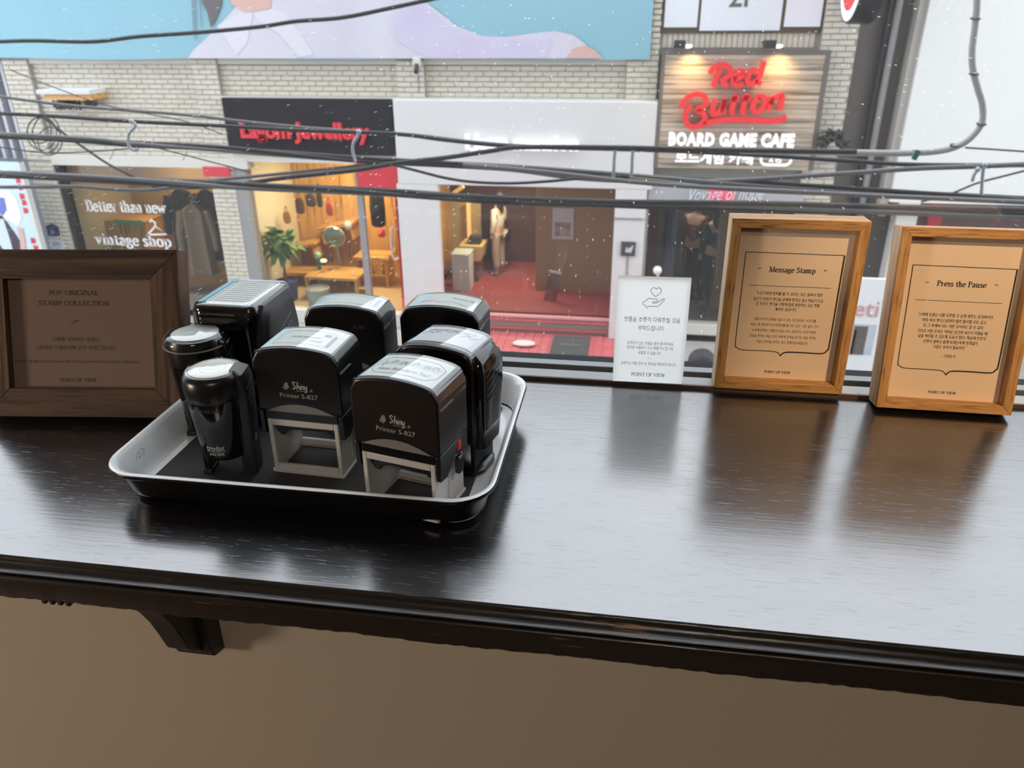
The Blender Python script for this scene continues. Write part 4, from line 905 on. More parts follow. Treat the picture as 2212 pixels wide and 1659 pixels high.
# black jewellery sign
x0, x1, z0, z1 = rect(488, 213, 848, 334, D-.06)
t = thing('shop_sign', 'black fascia sign with red Lagom Jewellery letters', 'shop sign', ((x0+x1)/2, D-.06, z0))
keep(MB().box(x0, x1, D-.06, RY, z0, z1).build('panel', mat('black_sign_panel', (.022, .022, .026), .8, spec=.1)), t)
me = text_mesh('Lagom Jewellery', .30, bold=.01, extrude=.03, width=abs(X(798, 282)-X(524, 282))); me.transform(FRONT(X(661, 282), D-.095, Z(661, 282))); me.materials.clear(); keep(mesh_obj('red_letters', me, mat('red_letters', (.62, .03, .05), .4, emit=((1, .03, .06), .12))), t)

# small udon sign: wooden shelf lamp and dark letters
x0, x1, z0, z1 = rect(92, 196, 206, 213, D-.2)
t = thing('lamp_shelf', 'white-topped wooden shelf lamp on the cream bricks', 'shelf lamp', ((x0+x1)/2, D, z0))
keep(MB().box(x0, x1, D-.32, RY, z0+.07, z1+.02).build('top_board', WHITEP), t); keep(MB().box(x0+.10, x1, D-.30, RY, z0-.01, z0+.07).build('wooden_fascia', OCHRE), t)
for a in (.2, .62): keep(MB().box(x0+a, x0+a+.03, D-.2, RY, z0-.12, z0-.01).build('strut', DARKM), t)
t = thing('wall_lettering', 'dark raised letters on the brickwork below the shelf lamp', 'shop sign', (X(150, 232), RY, Z(150, 240)))
me = text_mesh('UDON', .17, bold=.004, extrude=.015, width=abs(X(170, 230)-X(112, 230))); me.transform(FRONT(X(141, 229), RY-.03, Z(141, 229))); me.materials.clear(); keep(mesh_obj('letters', me, DARKM), t)
me = text_mesh('- - - - - -', .06, bold=.002, extrude=.01, width=abs(X(205, 248)-X(130, 248))); me.transform(FRONT(X(168, 249), RY-.03, Z(168, 249))); me.materials.clear(); keep(mesh_obj('small_letters', me, GREYM), t)
# security camera on the pilaster
p = at(903, 140, D)
t = thing('security_camera', 'small white security camera on the brick pilaster', 'camera', tuple(p))
MB().box(-.05, .05, -.08, 0, -.02, .10).build('mount', WHITEP, t, bevel=.01); MB().tube([(0, -.08, 0), (.02, -.2, -.08)], .03, 10).build('barrel', DARKM, t); MB().box(-.004, .004, -.02, -.005, -.35, -.02).build('lead', GREYM, t)

# ------------------------------------------------------------------ shop interiors
def shop(x0, x1, zc, dep, mb_, ml, mr, mf, mc=None, zf=ZS+.1):
    y0, y1 = RY+.3, RY+.3+dep
    for nm, b, m in (('wall_back', (x0-.1, x1+.1, y1, y1+.1, zf, zc), mb_), ('wall_left', (x0-.1, x0, D+.05, y1, zf, zc), ml), ('wall_right', (x1, x1+.1, D+.05, y1, zf, zc), mr),
                     ('floor', (x0-.1, x1+.1, D+.05, y1, zf-.1, zf), mf), ('ceiling', (x0-.1, x1+.1, RY+.3, y1, zc, zc+.1), mc or DARKI)):
        props(MB().box(*b).build(nm, m), kind='structure')
def ceiling_lamp(x, y, z, e, c, label, sz=.5):
    t = thing('ceiling_light', label, 'ceiling light', (x, y, z))
    MB().box(-sz/2, sz/2, -sz/2, sz/2, -.03, 0).build('panel', mat('lit_panel_%02d' % int(c[2]*20), (.9, .9, .85), .5, emit=(c, 1.5)), t); MB().box(-sz/2-.02, sz/2+.02, -sz/2-.02, sz/2+.02, -.01, 0).build('rim', WHITEP, t)
    lamp('ceiling_light_glow', 'AREA', (x, y, z-.04), e, c, (x, y, z-2), shape='SQUARE', size=sz)
ZC2 = Z(700, 352)
# vintage shop
VX0, VX1 = X(146, 450), XA0
shop(VX0-.3, VX1, ZL0, 1.7, mat('vintage_back_wall', (.40, .26, .12), .8, var=(1.2, .6, (.24, .17, .09))), mat('vintage_side_wall', (.42, .38, .30), .8), DARKI, mat('vintage_floor', (.2, .15, .1), .6))
ceiling_lamp((VX0+VX1)/2-.3, RY+1.3, ZL0, 26, (1, .66, .28), 'warm square ceiling light inside the vintage clothing shop')
ZW0 = ZS+.35
t = thing('shop_window', 'vintage shop window with white Better than new lettering and dark post', 'shop window', ((VX0+VX1)/2, D+.1, ZW0))
keep(MB().box(VX0, VX1, D+.10, D+.12, ZW0, ZL0).build('pane', SHOPGL), t)
keep(MB().box(XL1, VX0, D+.02, D+.2, ZS, ZL0).build('post', mat('dark_green_post', (.035, .042, .042), .5)), t); keep(MB().box(VX0, VX1, D+.05, D+.2, ZS, ZW0).build('plinth', BROWNM), t)
WL = mat('white_vinyl', (.8, .8, .8), .5)
for body, px, py, xa, xb, cap in (('Better than new', 263, 449, 177, 350, .17), ('vintage shop', 280, 522, 198, 362, .17)):
    o = serif_text(None, body, cap, FRONT(X(px, py), D+.09, Z(px, py)), WL, width=abs(X(xb, py)-X(xa, py)), thick=.15, thin=.08); keep(o, t)
mb = MB(); hc = (X(330, 500), Z(330, 500)); ribbon(mb, [(hc[0]+a, hc[1]+b) for a, b in ((-.16, -.08), (0, .06), (.17, -.06), (-.16, -.08))], .03); ribbon(mb, [(hc[0]+a, hc[1]+b) for a, b in ((0, .06), (.01, .12), (-.05, .16), (-.08, .12))], .03)
me = bpy.data.meshes.new('hanger_drawing'); me.from_pydata(mb.v, [], mb.f); me.transform(FRONT(0, D+.09, 0)); keep(mesh_obj('hanger_drawing', me, WL), t)
def garment(x, y, zt, w, h, m, label, lean=0):
    t = thing('hanging_coat', label, 'coat', (x, y, zt), (0, 0, lean), 'coats hanging in the vintage shop')
    MB().loft([[(sx*w*k, .09*sy*(1 if k > .3 else .6)*(.8+.4*(i % 2)), -h*q) for i, (sx, sy) in enumerate(((-.5, 0), (-.3, -1), (0, -.8), (.3, -1), (.5, 0), (.3, 1), (0, .8), (-.3, 1)))] for q, k in ((0, .2), (.06, .75), (.12, 1), (.5, .95), (1, 1.1))]).build('body', m, t, smooth=60)
    for s in (-1, 1): MB().tube([(s*w*.46, 0, -h*.1), (s*w*.62, -.02, -h*.4), (s*w*.64, -.03, -h*.66)], [.07, .065, .055], 8).build('sleeve', m, t, smooth=60)
    MB().tube(smoothpath([(-.03, 0, .1), (.0, 0, .14), (.03, 0, .1), (0, 0, .05), (0, 0, 0)], 4), .006, 6).build('hook', GREYM, t)
DKC = [mat('coat_dark_brown', (.035, .025, .02), .9), mat('coat_black', (.02, .02, .022), .9), mat('coat_tan', (.22, .15, .10), .9)]
for px, py, Y, m, lb in ((385, 405, 12.2, 0, 'dark brown coat hanging behind the vintage shop lettering'), (440, 410, 11.75, 1, 'black coat hanging next to the brick pier'), (415, 440, 11.45, 2, 'tan coat hanging in front of the black one')):
    p = at(px, py, Y); garment(p.x, p.y, p.z, .42, 1.15, DKC[m], lb, .3)
rail = MB().tube([(X(360, 395, 11.9), 11.95, Z(360, 392, 11.9)), (X(465, 398, 11.7), 11.6, Z(465, 395, 11.7))], .015, 8).build('clothes_rail', GREYM); props(rail, 'metal clothes rail above the coats in the vintage shop', 'rail')
def simple_box(name, label, cat, px0, py0, px1, py1, Y, dep, m, bevel=.01, group=None, legs=False):
    a = rect(px0, py0, px1, py1, Y); t = thing(name, label, cat, ((a[0]+a[1])/2, Y+dep/2, a[2]), group=group); w = (a[1]-a[0])/2; h = a[3]-a[2]
    if legs:
        MB().box(-w, w, -dep/2, dep/2, h-.05, h).build('top', m, t, bevel=bevel)
        for sx in (-1, 1):
            for sy in (-1, 1): MB().box(sx*(w-.03)-.025, sx*(w-.03)+.025, sy*(dep/2-.04)-.025, sy*(dep/2-.04)+.025, 0, h-.05).build('leg', m, t)
    else:
        MB().box(-w, w, -dep/2, dep/2, 0, h).build('body', m, t, bevel=bevel); MB().box(-w-.01, w+.01, -dep/2-.01, dep/2+.01, h, h+.02).build('top', m, t)
    return t
simple_box('display_cabinet', 'honey wood cabinet behind the hanger drawing in the vintage shop', 'cabinet', 232, 480, 330, 640, 12.2, .5, OCHREZ)
gs = rect(248, 475, 308, 486, 12.1); o = MB().box(gs[0], gs[1], 12.08, 12.1, gs[2], gs[3]).build('green_price_strip', mat('green_strip', (.12, .35, .16), .5)); props(o, 'green paper strip above the wooden cabinet', 'strip')
rs = rect(441, 360, 497, 381, D-.02); o = MB().box(rs[0], rs[1], D-.05, D-.02, rs[2], rs[3]).build('red_plaque', REDP); props(o, 'small red plaque below the concrete lintel', 'plaque')
# jewellery shop
JX0, JX1 = X(548, 500), XB0+.02
shop(JX0-.3, JX1, ZC2, 1.9, OCHREZ, CREAMW, OCHREZ, mat('jewel_floor', (.55, .42, .24), .5), CREAMW)
ceiling_lamp((JX0+JX1)/2-.2, RY+1.2, ZC2, 75, (1, .74, .40), 'warm square ceiling light inside the jewellery shop')
t = thing('shop_window', 'jewellery shop window with grey mullion, next to the red door', 'shop window', ((JX0+JX1)/2, D+.1, ZS+.2))
JM = X(786, 560)
keep(MB().box(XA1, JX0, D+.0, D+.2, ZS, ZC2).build('post', GREYM), t); keep(MB().box(JM-.045, JM+.045, D+.06, D+.16, ZS, ZC2).build('mullion', GREYM), t)
keep(MB().box(JX0, JM-.045, D+.10, D+.12, ZS+.2, ZC2).build('pane', SHOPGL), t); keep(MB().box(JX0, JX1, D+.02, D+.2, ZS, ZS+.2).build('plinth', CONC), t)
keep(MB().box(XA1, JX1, D-.02, D+.3, ZC2, Z(660, 333)).build('header', CONC), t)
rp = rect(772, 352, 868, 411, D-.05); o = MB().box(rp[0], rp[1], D-.06, D, rp[2], rp[3]).build('red_fascia_panel', REDP); props(o, 'red fascia panel above the red shop door', 'panel')
# red door, standing half open
dx0, dx1, dz0, dz1 = rect(800, 425, 884, 725, D)
t = thing('shop_door', 'red-framed glass shop door with clear loop handle', 'door', (dx1-.06, D+.05, ZS+.1), (0, 0, radians(-66)))
dw = dx1-dx0; dh = dz1-ZS-.1
for b in ((-.11, 0, -.03, .03, 0, dh), (-dw, -dw+.07, -.03, .03, 0, dh)): MB().box(*b).build('stile', REDP, t)
for b in ((-dw+.07, -.11, -.03, .03, 0, .2), (-dw+.07, -.11, -.03, .03, dh-.12, dh)): MB().box(*b).build('rail', REDP, t)
MB().box(-dw+.07, -.11, -.006, .006, .2, dh-.12).build('pane', SHOPGL, t)
MB().tube(smoothpath([(-dw+.03, -.03, .85), (-dw+.01, -.12, .85), (-dw+.01, -.12, 1.3), (-dw+.03, -.03, 1.3)], 4), .018, 8).build('handle', mat('clear_handle', (.75, .75, .78), .2), t)
# displays
for i, (px0, py0, px1, py1, Y, lb) in enumerate(((600, 520, 690, 534, 12.9, 'upper sloped honey wood display shelf behind the plant'), (690, 475, 770, 488, 13.1, 'long honey wood display shelf on the back wall'), (610, 575, 770, 590, 12.6, 'honey wood display table top below the round mirror'), (770, 545, 845, 556, 12.7, 'honey wood counter shelf beside the mullion'))):
    a = rect(px0, py0, px1, py1, Y); t = thing('display_shelf', lb, 'shelf', ((a[0]+a[1])/2, Y, a[2]), (0, radians((-14, -12, 0, 0)[i]), 0), group='wooden shelves in the jewellery shop')
    w = (a[1]-a[0])/2; MB().box(-w, w, -.2, .3, 0, .05).build('board', OCHRE, t)
    for s in (-.8, .8): MB().box(s*w-.02, s*w+.02, -.15, .25, -.25 if i < 2 else -(a[2]-ZS-.1), 0).build('support', OCHREZ, t)
simple_box('display_table', 'honey wood display table at the front of the jewellery shop', 'table', 662, 600, 775, 690, 11.8, .6, OCHRE, legs=True)
p = at(722, 511, 12.3); t = thing('round_mirror', 'round grey-green mirror on a stand inside the jewellery shop', 'mirror', tuple(p), (radians(12), 0, 0))
MB().lathe([(.001, 0), (.17, 0), (.18, .01), (.17, .03), (.001, .03)], n=32).build('glass', mat('mirror_glass', (.26, .32, .30), .12, metal=.6), t, rot=(pi/2, 0, 0), smooth=40); MB().tube([(.18*cos(a), 0, .18*sin(a)) for a in [i*pi/16 for i in range(32)]], .012, 6, True).build('rim', mat('mirror_rim', (.6, .56, .5), .4), t, smooth=60)
MB().box(-.02, .02, -.02, .02, -.5, -.17).build('stand', GREYM, t)
p = at(688, 560, 12.2); t = thing('teal_vase', 'slim teal vase with round mint top on the jewellery display', 'vase', tuple(p))
MB().lathe([(.03, -.18), (.035, -.05), (.025, 0), (.04, .02)], n=14).build('body', mat('teal_glaze', (.02, .16, .13), .3), t, smooth=50); MB().ball((0, 0, .07), .06).build('top', mat('mint_top', (.28, .62, .52), .4), t, smooth=60)
p = at(699, 563, 12.1); t = thing('table_lamp', 'small glowing oval lamp next to the teal vase', 'lamp', tuple(p)); MB().ball((0, 0, 0), .055, .04, .028).build('globe', mat('lamp_globe', (.9, .8, .5), .4, emit=((1, .78, .35), 3.0)), t, smooth=60); MB().lathe([(.03, -.07), (.02, -.06), (.012, -.02)], n=10).build('base', DARKM, t)
for px, py, Y, r, c, nm, lb in ((714, 557, 12.2, .05, (.03, .035, .06), 'dark_jar', 'dark blue jar on the jewellery display beside the lamp'), (824, 503, 12.6, .07, (.55, .06, .05), 'red_pouch', 'red pouch on the jewellery counter behind the door'), (752, 487, 12.7, .07, (.5, .56, .66), 'pale_dish', 'pale blue dish displayed right of the mirror')):
    p = at(px, py, Y); t = thing(nm, lb, 'ornament', tuple(p)); m = mat(nm, c, .5); MB().lathe([(r*.7, -r), (r, -r*.5), (r*.9, r*.6), (r*.5, r)], n=14).build('body', m, t, smooth=50); MB().lathe([(r*.55, r), (r*.55, r*1.1), (.001, r*1.15)], n=12).build('lid', m, t)
for i, (px, py, w, h, c, lb) in enumerate(((648, 445, .08, .26, (.10, .06, .04), 'dark brown pouch bag hung above the plant'), (672, 432, .09, .22, (.07, .05, .05), 'small dark bag hung left of the black strap'), (690, 428, .05, .3, (.03, .03, .03), 'thin black strap hung on the wooden wall'), (712, 452, .06, .22, (.42, .05, .06), 'small red scarf hung on the wooden wall'), (815, 450, .13, .62, (.012, .012, .016), 'long black garment hung beside the red door'), (620, 470, .07, .2, (.45, .22, .08), 'tan leather bag hung above the plant'))):
    p = at(px, py, 12.4); t = thing('hanging_accessory', lb, 'accessory', tuple(p), group='accessories hung in the jewellery shop'); m = mat('accessory_%d' % i, c, .8)
    MB().loft([[(x*k, y*.4, z) for x, y, _ in rr(w*2, w*1.4, w*.5, 0, 3)] for k, z in ((.5, h/2), (.9, h/2-.04), (1, 0), (.9, -h/2+.03), (.5, -h/2))]).build('body', m, t, smooth=60); MB().tube(smoothpath([(-w*.4, 0, h/2), (0, 0, h/2+.1), (w*.4, 0, h/2)], 4), .008, 6).build('strap', m, t)
def plant(px, py, Y, R, n, label, m, potm, zpot):
    p = at(px, py, Y); t = thing('potted_plant', label, 'plant', (p.x, p.y, zpot))
    h = p.z-zpot; MB().lathe([(.12, 0), (.17, .02), (.19, .33), (.17, .34), (.16, .30), (.001, .30)], n=16).build('pot', potm, t, smooth=40)
    MB().tube([(0, 0, .3), (.01, 0, h*.6), (0, 0, h)], .02, 8).build('stem', mat('plant_stem', (.12, .09, .04), .8), t)
    rnd = random.Random(3)
    for k in range(n):
        a = rnd.uniform(0, 2*pi); el = rnd.uniform(-.9, 1.3); L = R*rnd.uniform(.5, 1.05)
        d = Vector((cos(a)*cos(el), sin(a)*cos(el), sin(el))); s = d.cross(Vector((0, 0, 1))).normalized()*R*.2; o = Vector((rnd.uniform(-.3, .3)*R, rnd.uniform(-.3, .3)*R, h+rnd.uniform(-.3, .3)*R))
        b = o+d*L*.2; q_ = o+d*L*.6+Vector((0, 0, .03)); e = o+d*L-Vector((0, 0, .06)); u = Vector((0, 0, .012))
        MB().add([b, q_-s, e, q_+s, q_+u], [(0, 1, 4), (1, 2, 4), (2, 3, 4), (3, 0, 4)]).build('leaf', m, t, fix=False)
plant(606, 528, 11.75, .36, 120, 'leafy green plant in a blue pot inside the jewellery window', mat('plant_leaf', (.12, .24, .07), .6), mat('blue_pot', (.05, .07, .20), .5), ZS+.1)

plant(690, 655, 11.45, .20, 26, 'small red-leaved plant on the jewellery shop floor', mat('red_leaf', (.40, .05, .08), .6), mat('grey_pot', (.3, .32, .3), .6), ZS+.1)
# ------------------------------------------------------------------ white shopfront
WX0, WX1 = X(868, 480), X(1394, 500)
t = thing('white_shopfront', 'white shopfront fascia and columns with glowing letters', 'shopfront', ((WX0+WX1)/2, D-.12, ZS))
ZF1, ZF0 = Z(1130, 216), Z(1130, 400)
keep(MB().box(X(859, 300), X(1416, 300), D-.12, D-.001, ZF0, ZF1).build('fascia', WHITEP, bevel=.01), t)
keep(MB().box(X(872, 550), X(955, 520), D-.12, D-.001, ZS+.042, ZF0).build('column', WHITEP), t); keep(MB().box(X(1326, 500), X(1392, 500), D-.12, D-.001, ZS+.042, ZF0).build('column', WHITEP), t)
keep(MB().box(X(1328, 466), X(1393, 466), D-.13, D-.12, Z(1355, 470), Z(1355, 466)).build('joint_line', GREYM), t)
me = text_mesh('Huun mansion', .26, bold=.012, extrude=.03, width=abs(X(1250, 308)-X(1009, 305))); me.transform(FRONT(X(1130, 306), D-.16, Z(1130, 306))); me.materials.clear(); keep(mesh_obj('glowing_letters', me, LEDW), t)
me = text_mesh('002', .07, bold=.003, extrude=.01); me.transform(FRONT(X(1028, 320), D-.14, Z(1028, 320))); me.materials.clear(); keep(mesh_obj('glowing_letters', me, LEDW), t)
p = at(1357, 537, D-.12); s_ = thing('blade_plate', 'small dark square plate with white mark on the white column', 'sign plate', tuple(p))
MB().box(-.10, .10, -.03, 0, -.10, .10).build('plate', mat('dark_plate', (.06, .06, .06), .5), s_); put_text(s_, 'ul', .13, FRONT(0, -.034, .0), WHITEP, shear=.3, bold=.005); MB().box(-.012, .012, -.012, 0, -.9, -.10).build('conduit', GREYM, s_)
IX0, IX1 = X(955, 520), X(1326, 500)
ZFL = ZS+.30
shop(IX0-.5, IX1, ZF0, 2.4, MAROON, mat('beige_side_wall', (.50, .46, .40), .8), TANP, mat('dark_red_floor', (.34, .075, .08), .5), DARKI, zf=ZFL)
ceiling_lamp(IX0+.8, RY+1.3, ZF0, 48, (1, .80, .52), 'warm ceiling light inside the white shop', .5)
wp = thing('shop_window', 'wide clear window of the white shop above the red steps', 'shop window', ((IX0+IX1)/2, D+.1, ZFL))
keep(MB().box(IX0, IX1, D+.13, D+.15, ZFL, ZF0).build('pane', SHOPGL), wp); keep(MB().box(IX0, IX1, D+.11, D+.17, ZFL, ZFL+.015).build('sill_bar', mat('red_sill_bar', (.30, .06, .06), .6)), wp)
a = rect(1157, 400, 1326, 655, 12.2); o = MB().box(a[0], a[1]+.3, 12.2, 12.28, ZFL, ZF0).build('tan_partition_board', TANP); props(o, 'tall tan partition board with a poster in the white shop', 'partition')
a = rect(1193, 450, 1239, 517, 12.18); po = thing('wall_poster', 'small white-bordered poster on the tan partition', 'poster', ((a[0]+a[1])/2, 12.19, a[2])); w = (a[1]-a[0])/2; h = a[3]-a[2]
MB().box(-w, w, -.01, .0, 0, h).build('sheet', mat('poster_white', (.62, .60, .64), .6), po); MB().box(-w*.75, w*.75, -.013, -.01, h*.1, h*.55).build('picture', mat('poster_picture', (.16, .13, .13), .7, var=(14, .9, (.6, .5, .48))), po); MB().box(-w*.3, w*.35, -.016, -.013, h*.13, h*.38).build('picture_detail', mat('poster_pale', (.55, .42, .40), .7), po)
a = rect(1170, 590, 1205, 655, 11.7); t = thing('clear_bag', 'pale plastic sheet propped against the tan partition', 'plastic sheet', ((a[0]+a[1])/2, 11.7, a[2]), (0, radians(9), 0)); MB().box(-.10, .10, 0, .02, 0, .5).build('sheet', clear('plastic_sheet', (.62, .6, .58), 1.5, .3), t); MB().box(-.10, .10, -.01, .03, .5, .53).build('fold', mat('plastic_fold', (.5, .46, .42), .5), t)
# lit display niche
simple_box('display_plinth', 'pale plinth at the left inside the white shop window', 'plinth', 977, 552, 1014, 640, 12.0, .35, mat('pale_plinth', (.60, .64, .62), .6))
a = rect(975, 435, 1050, 520, 13.5); o = MB().box(a[0]-.3, a[1]-.1, 13.55, 13.58, ZFL, Z(1000, 420, 13.5)).build('lit_niche_panel', mat('niche_panel', (.62, .48, .26), .7)); props(o, 'yellow-beige panel behind the person in the white shop', 'panel')
t = thing('display_counter', 'yellow wooden counter with a dark till in the white shop', 'counter', (X(1008, 560, 12.6), 12.7, ZFL)); h = Z(1010, 528, 12.6)-ZFL
MB().box(-.20, .22, -.2, .25, 0, h-.25).build('body', mat('counter_brown', (.22, .10, .05), .6), t); MB().prism([(-.24, h-.25), (.26, h-.25), (.30, h), (-.10, h)], -.22, .27).build('top', mat('yellow_wood', (.72, .50, .20), .5), t); MB().box(.04, .24, -.1, .1, h, h+.12).build('till', DARKM, t)
p = at(1013, 480, 13.4); t = thing('orange_pillar_lamp', 'glowing orange vertical strip lamp in the white shop', 'lamp', tuple(p)); MB().box(-.03, .03, -.03, .03, -.35, .35).build('tube', mat('orange_glow', (.9, .5, .2), .5, emit=((1, .55, .18), .9)), t); MB().box(-.04, .04, -.04, .04, -.38, -.35).build('cap', DARKM, t)
p = at(990, 410, 12.3); t = thing('orange_wedge_lamp', 'small orange slanted lamp near the white shop ceiling', 'lamp', tuple(p), (0, radians(-35), 0)); MB().box(-.10, .10, -.04, .04, -.03, .03).build('shade', mat('orange_glow2', (.9, .5, .2), .5, emit=((1, .5, .15), .7)), t); MB().tube([(0, 0, .03), (.05, 0, .2)], .006, 6).build('cord', DARKM, t)
# red platform with tiles and mat
t = thing('red_platform', 'red tiled entrance platform with step in front of the white shop', 'platform', ((IX0+IX1)/2, D, ZS))
RX0, RX1 = X(905, 700), X(1400, 700)
yf = D+.0
keep(MB().box(RX0, RX1, 9.2, yf, ZS, ZS+.02).build('ground_slab', MORT), t); keep(MB().box(IX0, IX1, yf, yf+.05, ZS, ZFL-.03).build('step_core', MORT), t)
tile = MB().box(-.062, .062, -.062, .062, 0, .018).build('tile', PINK, bevel=0); me_t = tile.data; bpy.data.objects.remove(tile)
c = 0; restt = MB(); tl = []
nx_ = int((RX1-RX0)/.13); 
for j in range(16):
    for i in range(nx_): tl.append((RX0+.065+.13*i, yf-.065-.13*j, ZS+.02, 0))
for i in range(int((IX1-IX0)/.13)):
    tl.append((IX0+.065+.13*i, yf-.009, ZS+.1, 1)); tl.append((IX0+.065+.13*i, yf-.009, ZS+.225, 1))
tl.sort(key=lambda q: q[0] < X(1040, 700)-.1)
for x, y, z, k in tl:
    if c < 300:
        o = bpy.data.objects.new('tile', me_t); COL.objects.link(o); o.location = (x, y, z+random.uniform(-.002, .002)); o.rotation_euler = (pi/2 if k else 0, 0, 0); keep(o, t); c += 1
    else: restt.box(x-.062, x+.062, y-.062, y+.062, z, z+.018)
if restt.v: o = keep(restt.build('tile_field', PINK, fix=False), t); o['kind'] = 'stuff'
keep(MB().box(IX0, IX1, yf-.03, yf+.1, ZFL-.03, ZFL).build('step_nosing', mat('pale_pink_stone', (.72, .34, .34), .5)), t)
gp = at(1232, 745, 1); d_ = gp-CAMP; s__ = (ZS+.06-CAMZ)/d_.z; mp_ = CAMP+d_*s__
t = thing('door_mat', 'dark grey door mat with worn lettering on the red tiles', 'mat', (mp_.x, mp_.y, ZS+.04)); MB().box(-.27, .27, -.36, .36, 0, .02).build('pad', mat('mat_grey', (.075, .078, .08), .9, var=(60, .5, (.04, .04, .04))), t); put_text(t, 'welcome', .09, Matrix.Translation((0, .02, .022)), GREYM)
d_ = at(1132, 744, 1)-CAMP; q__ = CAMP+d_*((ZS+.06-CAMZ)/d_.z); t = thing('white_stone', 'flat pale stone lying on the red tiles beside the mat', 'stone', (q__.x, q__.y, ZS+.045)); MB().ball((0, 0, .035), .17, .10, .035, 14, 6).build('stone', mat('pale_stone', (.68, .60, .54), .8), t, smooth=60)

# ------------------------------------------------------------------ dark shop under the cafe sign
GX0, GX1 = X(1396, 500), XR0
ZG = Z(1590, 440)
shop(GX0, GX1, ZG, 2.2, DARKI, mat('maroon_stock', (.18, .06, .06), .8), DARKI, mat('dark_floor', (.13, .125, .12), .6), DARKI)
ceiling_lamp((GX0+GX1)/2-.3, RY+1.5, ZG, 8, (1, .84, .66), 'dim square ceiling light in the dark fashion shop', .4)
gp_ = thing('shop_window', 'dim clear window of the dark shop under the slatted sign', 'shop window', ((GX0+GX1)/2, D+.1, ZS+.25)); keep(MB().box(GX0, GX1, D+.13, D+.15, ZS+.25, ZG).build('pane', SHOPGL), gp_); keep(MB().box(GX0, GX1, D+.05, D+.25, ZS, ZS+.25).build('plinth', CONC), gp_)
a = rect(1400, 402, 1736, 438, D-.08); t = thing('voyage_sign', 'grey fascia strip with white script Voyage lettering and pink square', 'shop sign', ((a[0]+a[1])/2, D-.08, a[2]))
keep(MB().box(a[0], a[1], D-.08, RY, a[2], a[3]+.04).build('strip', mat('silver_strip', (.42, .43, .46), .4)), t)
b = rect(1530, 398, 1588, 434, D-.1); keep(MB().box(b[0], b[1], D-.1, D-.08, b[2], b[3]).build('pink_square', mat('pink_square', (.80, .10, .20), .5, emit=((1, .1, .25), .25))), t)
me = text_mesh('Voyage of hope', .26, shear=.5, bold=-.002, extrude=.006, width=abs(X(1640, 415)-X(1482, 415))); me.transform(FRONT(X(1562, 417), D-.12, Z(1562, 416)) @ Matrix.Rotation(radians(3), 4, 'Z')); me.materials.clear(); keep(mesh_obj('script_lettering', me, mat('pale_script', (.78, .82, .86), .4)), t)
keep(MB().box(a[0], X(1840, 440), D-.05, RY, ZG-.03, a[2]).build('lower_rail', DARKM), t)
for px, c, lb in ((1404, (.20, .05, .06), 'maroon stock rack at the dark shop entrance'), (1446, (.24, .26, .34), 'blue-grey curtain at the dark shop entrance'), (1560, (.20, .16, .13), 'beige clothes stack in the dark shop behind the oak frame')):
    a = rect(px-10, 452, px+14, 590, 11.7); t = thing('stock_curtain', lb, 'curtain', ((a[0]+a[1])/2, 11.7, ZS+.3)); m = mat('stock_%d' % px, c, .9); w = (a[1]-a[0])/2; h = a[3]-ZS-.3
    MB().loft([[(-w+2*w*i/10, .05*sin(i*2.2)*k, z) for i in range(11)]+[(w-2*w*i/10, .05*sin((10-i)*2.2)*k+.04, z) for i in range(11)] for k, z in ((.6, h), (1, h*.5), (1.3, 0))]).build('cloth', m, t, smooth=60); MB().tube([(-w-.05, .02, h+.02), (w+.05, .02, h+.02)], .015, 8).build('rod', GREYM, t)
d_ = at(1419, 590, 10.9); t = thing('globe_lamp', 'small white globe lamp on a post beside the white column', 'lamp', (d_.x, 10.75, ZS)); hh = Z(1419, 584, 10.75)-ZS
MB().ball((0, 0, hh), .062, n=16, m=10).build('globe', mat('white_globe', (.85, .80, .74), .4), t, smooth=60); MB().tube([(0, 0, 0), (.01, 0, hh-.05)], .02, 8).build('post', WHITEP, t); MB().lathe([(.11, 0), (.1, .03), (.02, .05)], n=14).build('base', DARKM, t)

# ------------------------------------------------------------------ white wall and neighbours
x0 = X(1936, 300); x1 = X(1968, 180)
nb_ = thing('white_building', 'tall plain white building wall at the end of the row', 'building', (x1+2, D-.1, ZS))
ZWH = Z(2080, 437)
keep(MB().box(x1, x1+7, D-.1, D+1.5, ZWH, ZTOP+.5).build('white_wall', mat('white_render', (.80, .81, .79), .7, var=(.5, .08, (.72, .73, .72)))), nb_)
keep(MB().box(x0-.05, x1, D-.04, D+1.5, ZWH-.2, ZTOP+.5).build('pale_edge', mat('pale_edge', (.46, .44, .41), .7)), nb_)
keep(MB().box(XR1, x0-.05, D+.2, D+1.5, ZS, ZTOP).build('metal_cladding', BROWNM), nb_)
for px, r, m in ((1897, .03, DARKM), (1915, .045, GREYM)):
    xx = X(px, 150, D+.15); keep(MB().tube([(xx, D+.12, ZS), (xx, D+.12, ZTOP)], r, 10).build('drainpipe', m, smooth=60), nb_)
keep(MB().box(X(1905, 600), X(1948, 600), D-.1, D+.4, ZS, ZWH).build('pale_pier', CONC), nb_)
keep(MB().box(X(1948, 600), x1+7, D+.5, D+.6, ZS, ZWH).build('shop_recess', mat('maroon_recess', (.15, .09, .09), .7)), nb_)
keep(MB().box(X(1848, 600), X(1905, 600), D+.15, D+.2, ZS, ZWH).build('dark_doorway', mat('doorway_dark', (.06, .06, .062), .6)), nb_)
for py0, py1, pa, pb in ((418, 442, 2012, 2045), (466, 488, 2003, 2032)):
    a = rect(pa, py0, pb, py1, D+.4); keep(MB().box(a[0], a[1], D+.38, D+.42, a[2], a[3]).build('red_strip', REDP), nb_)
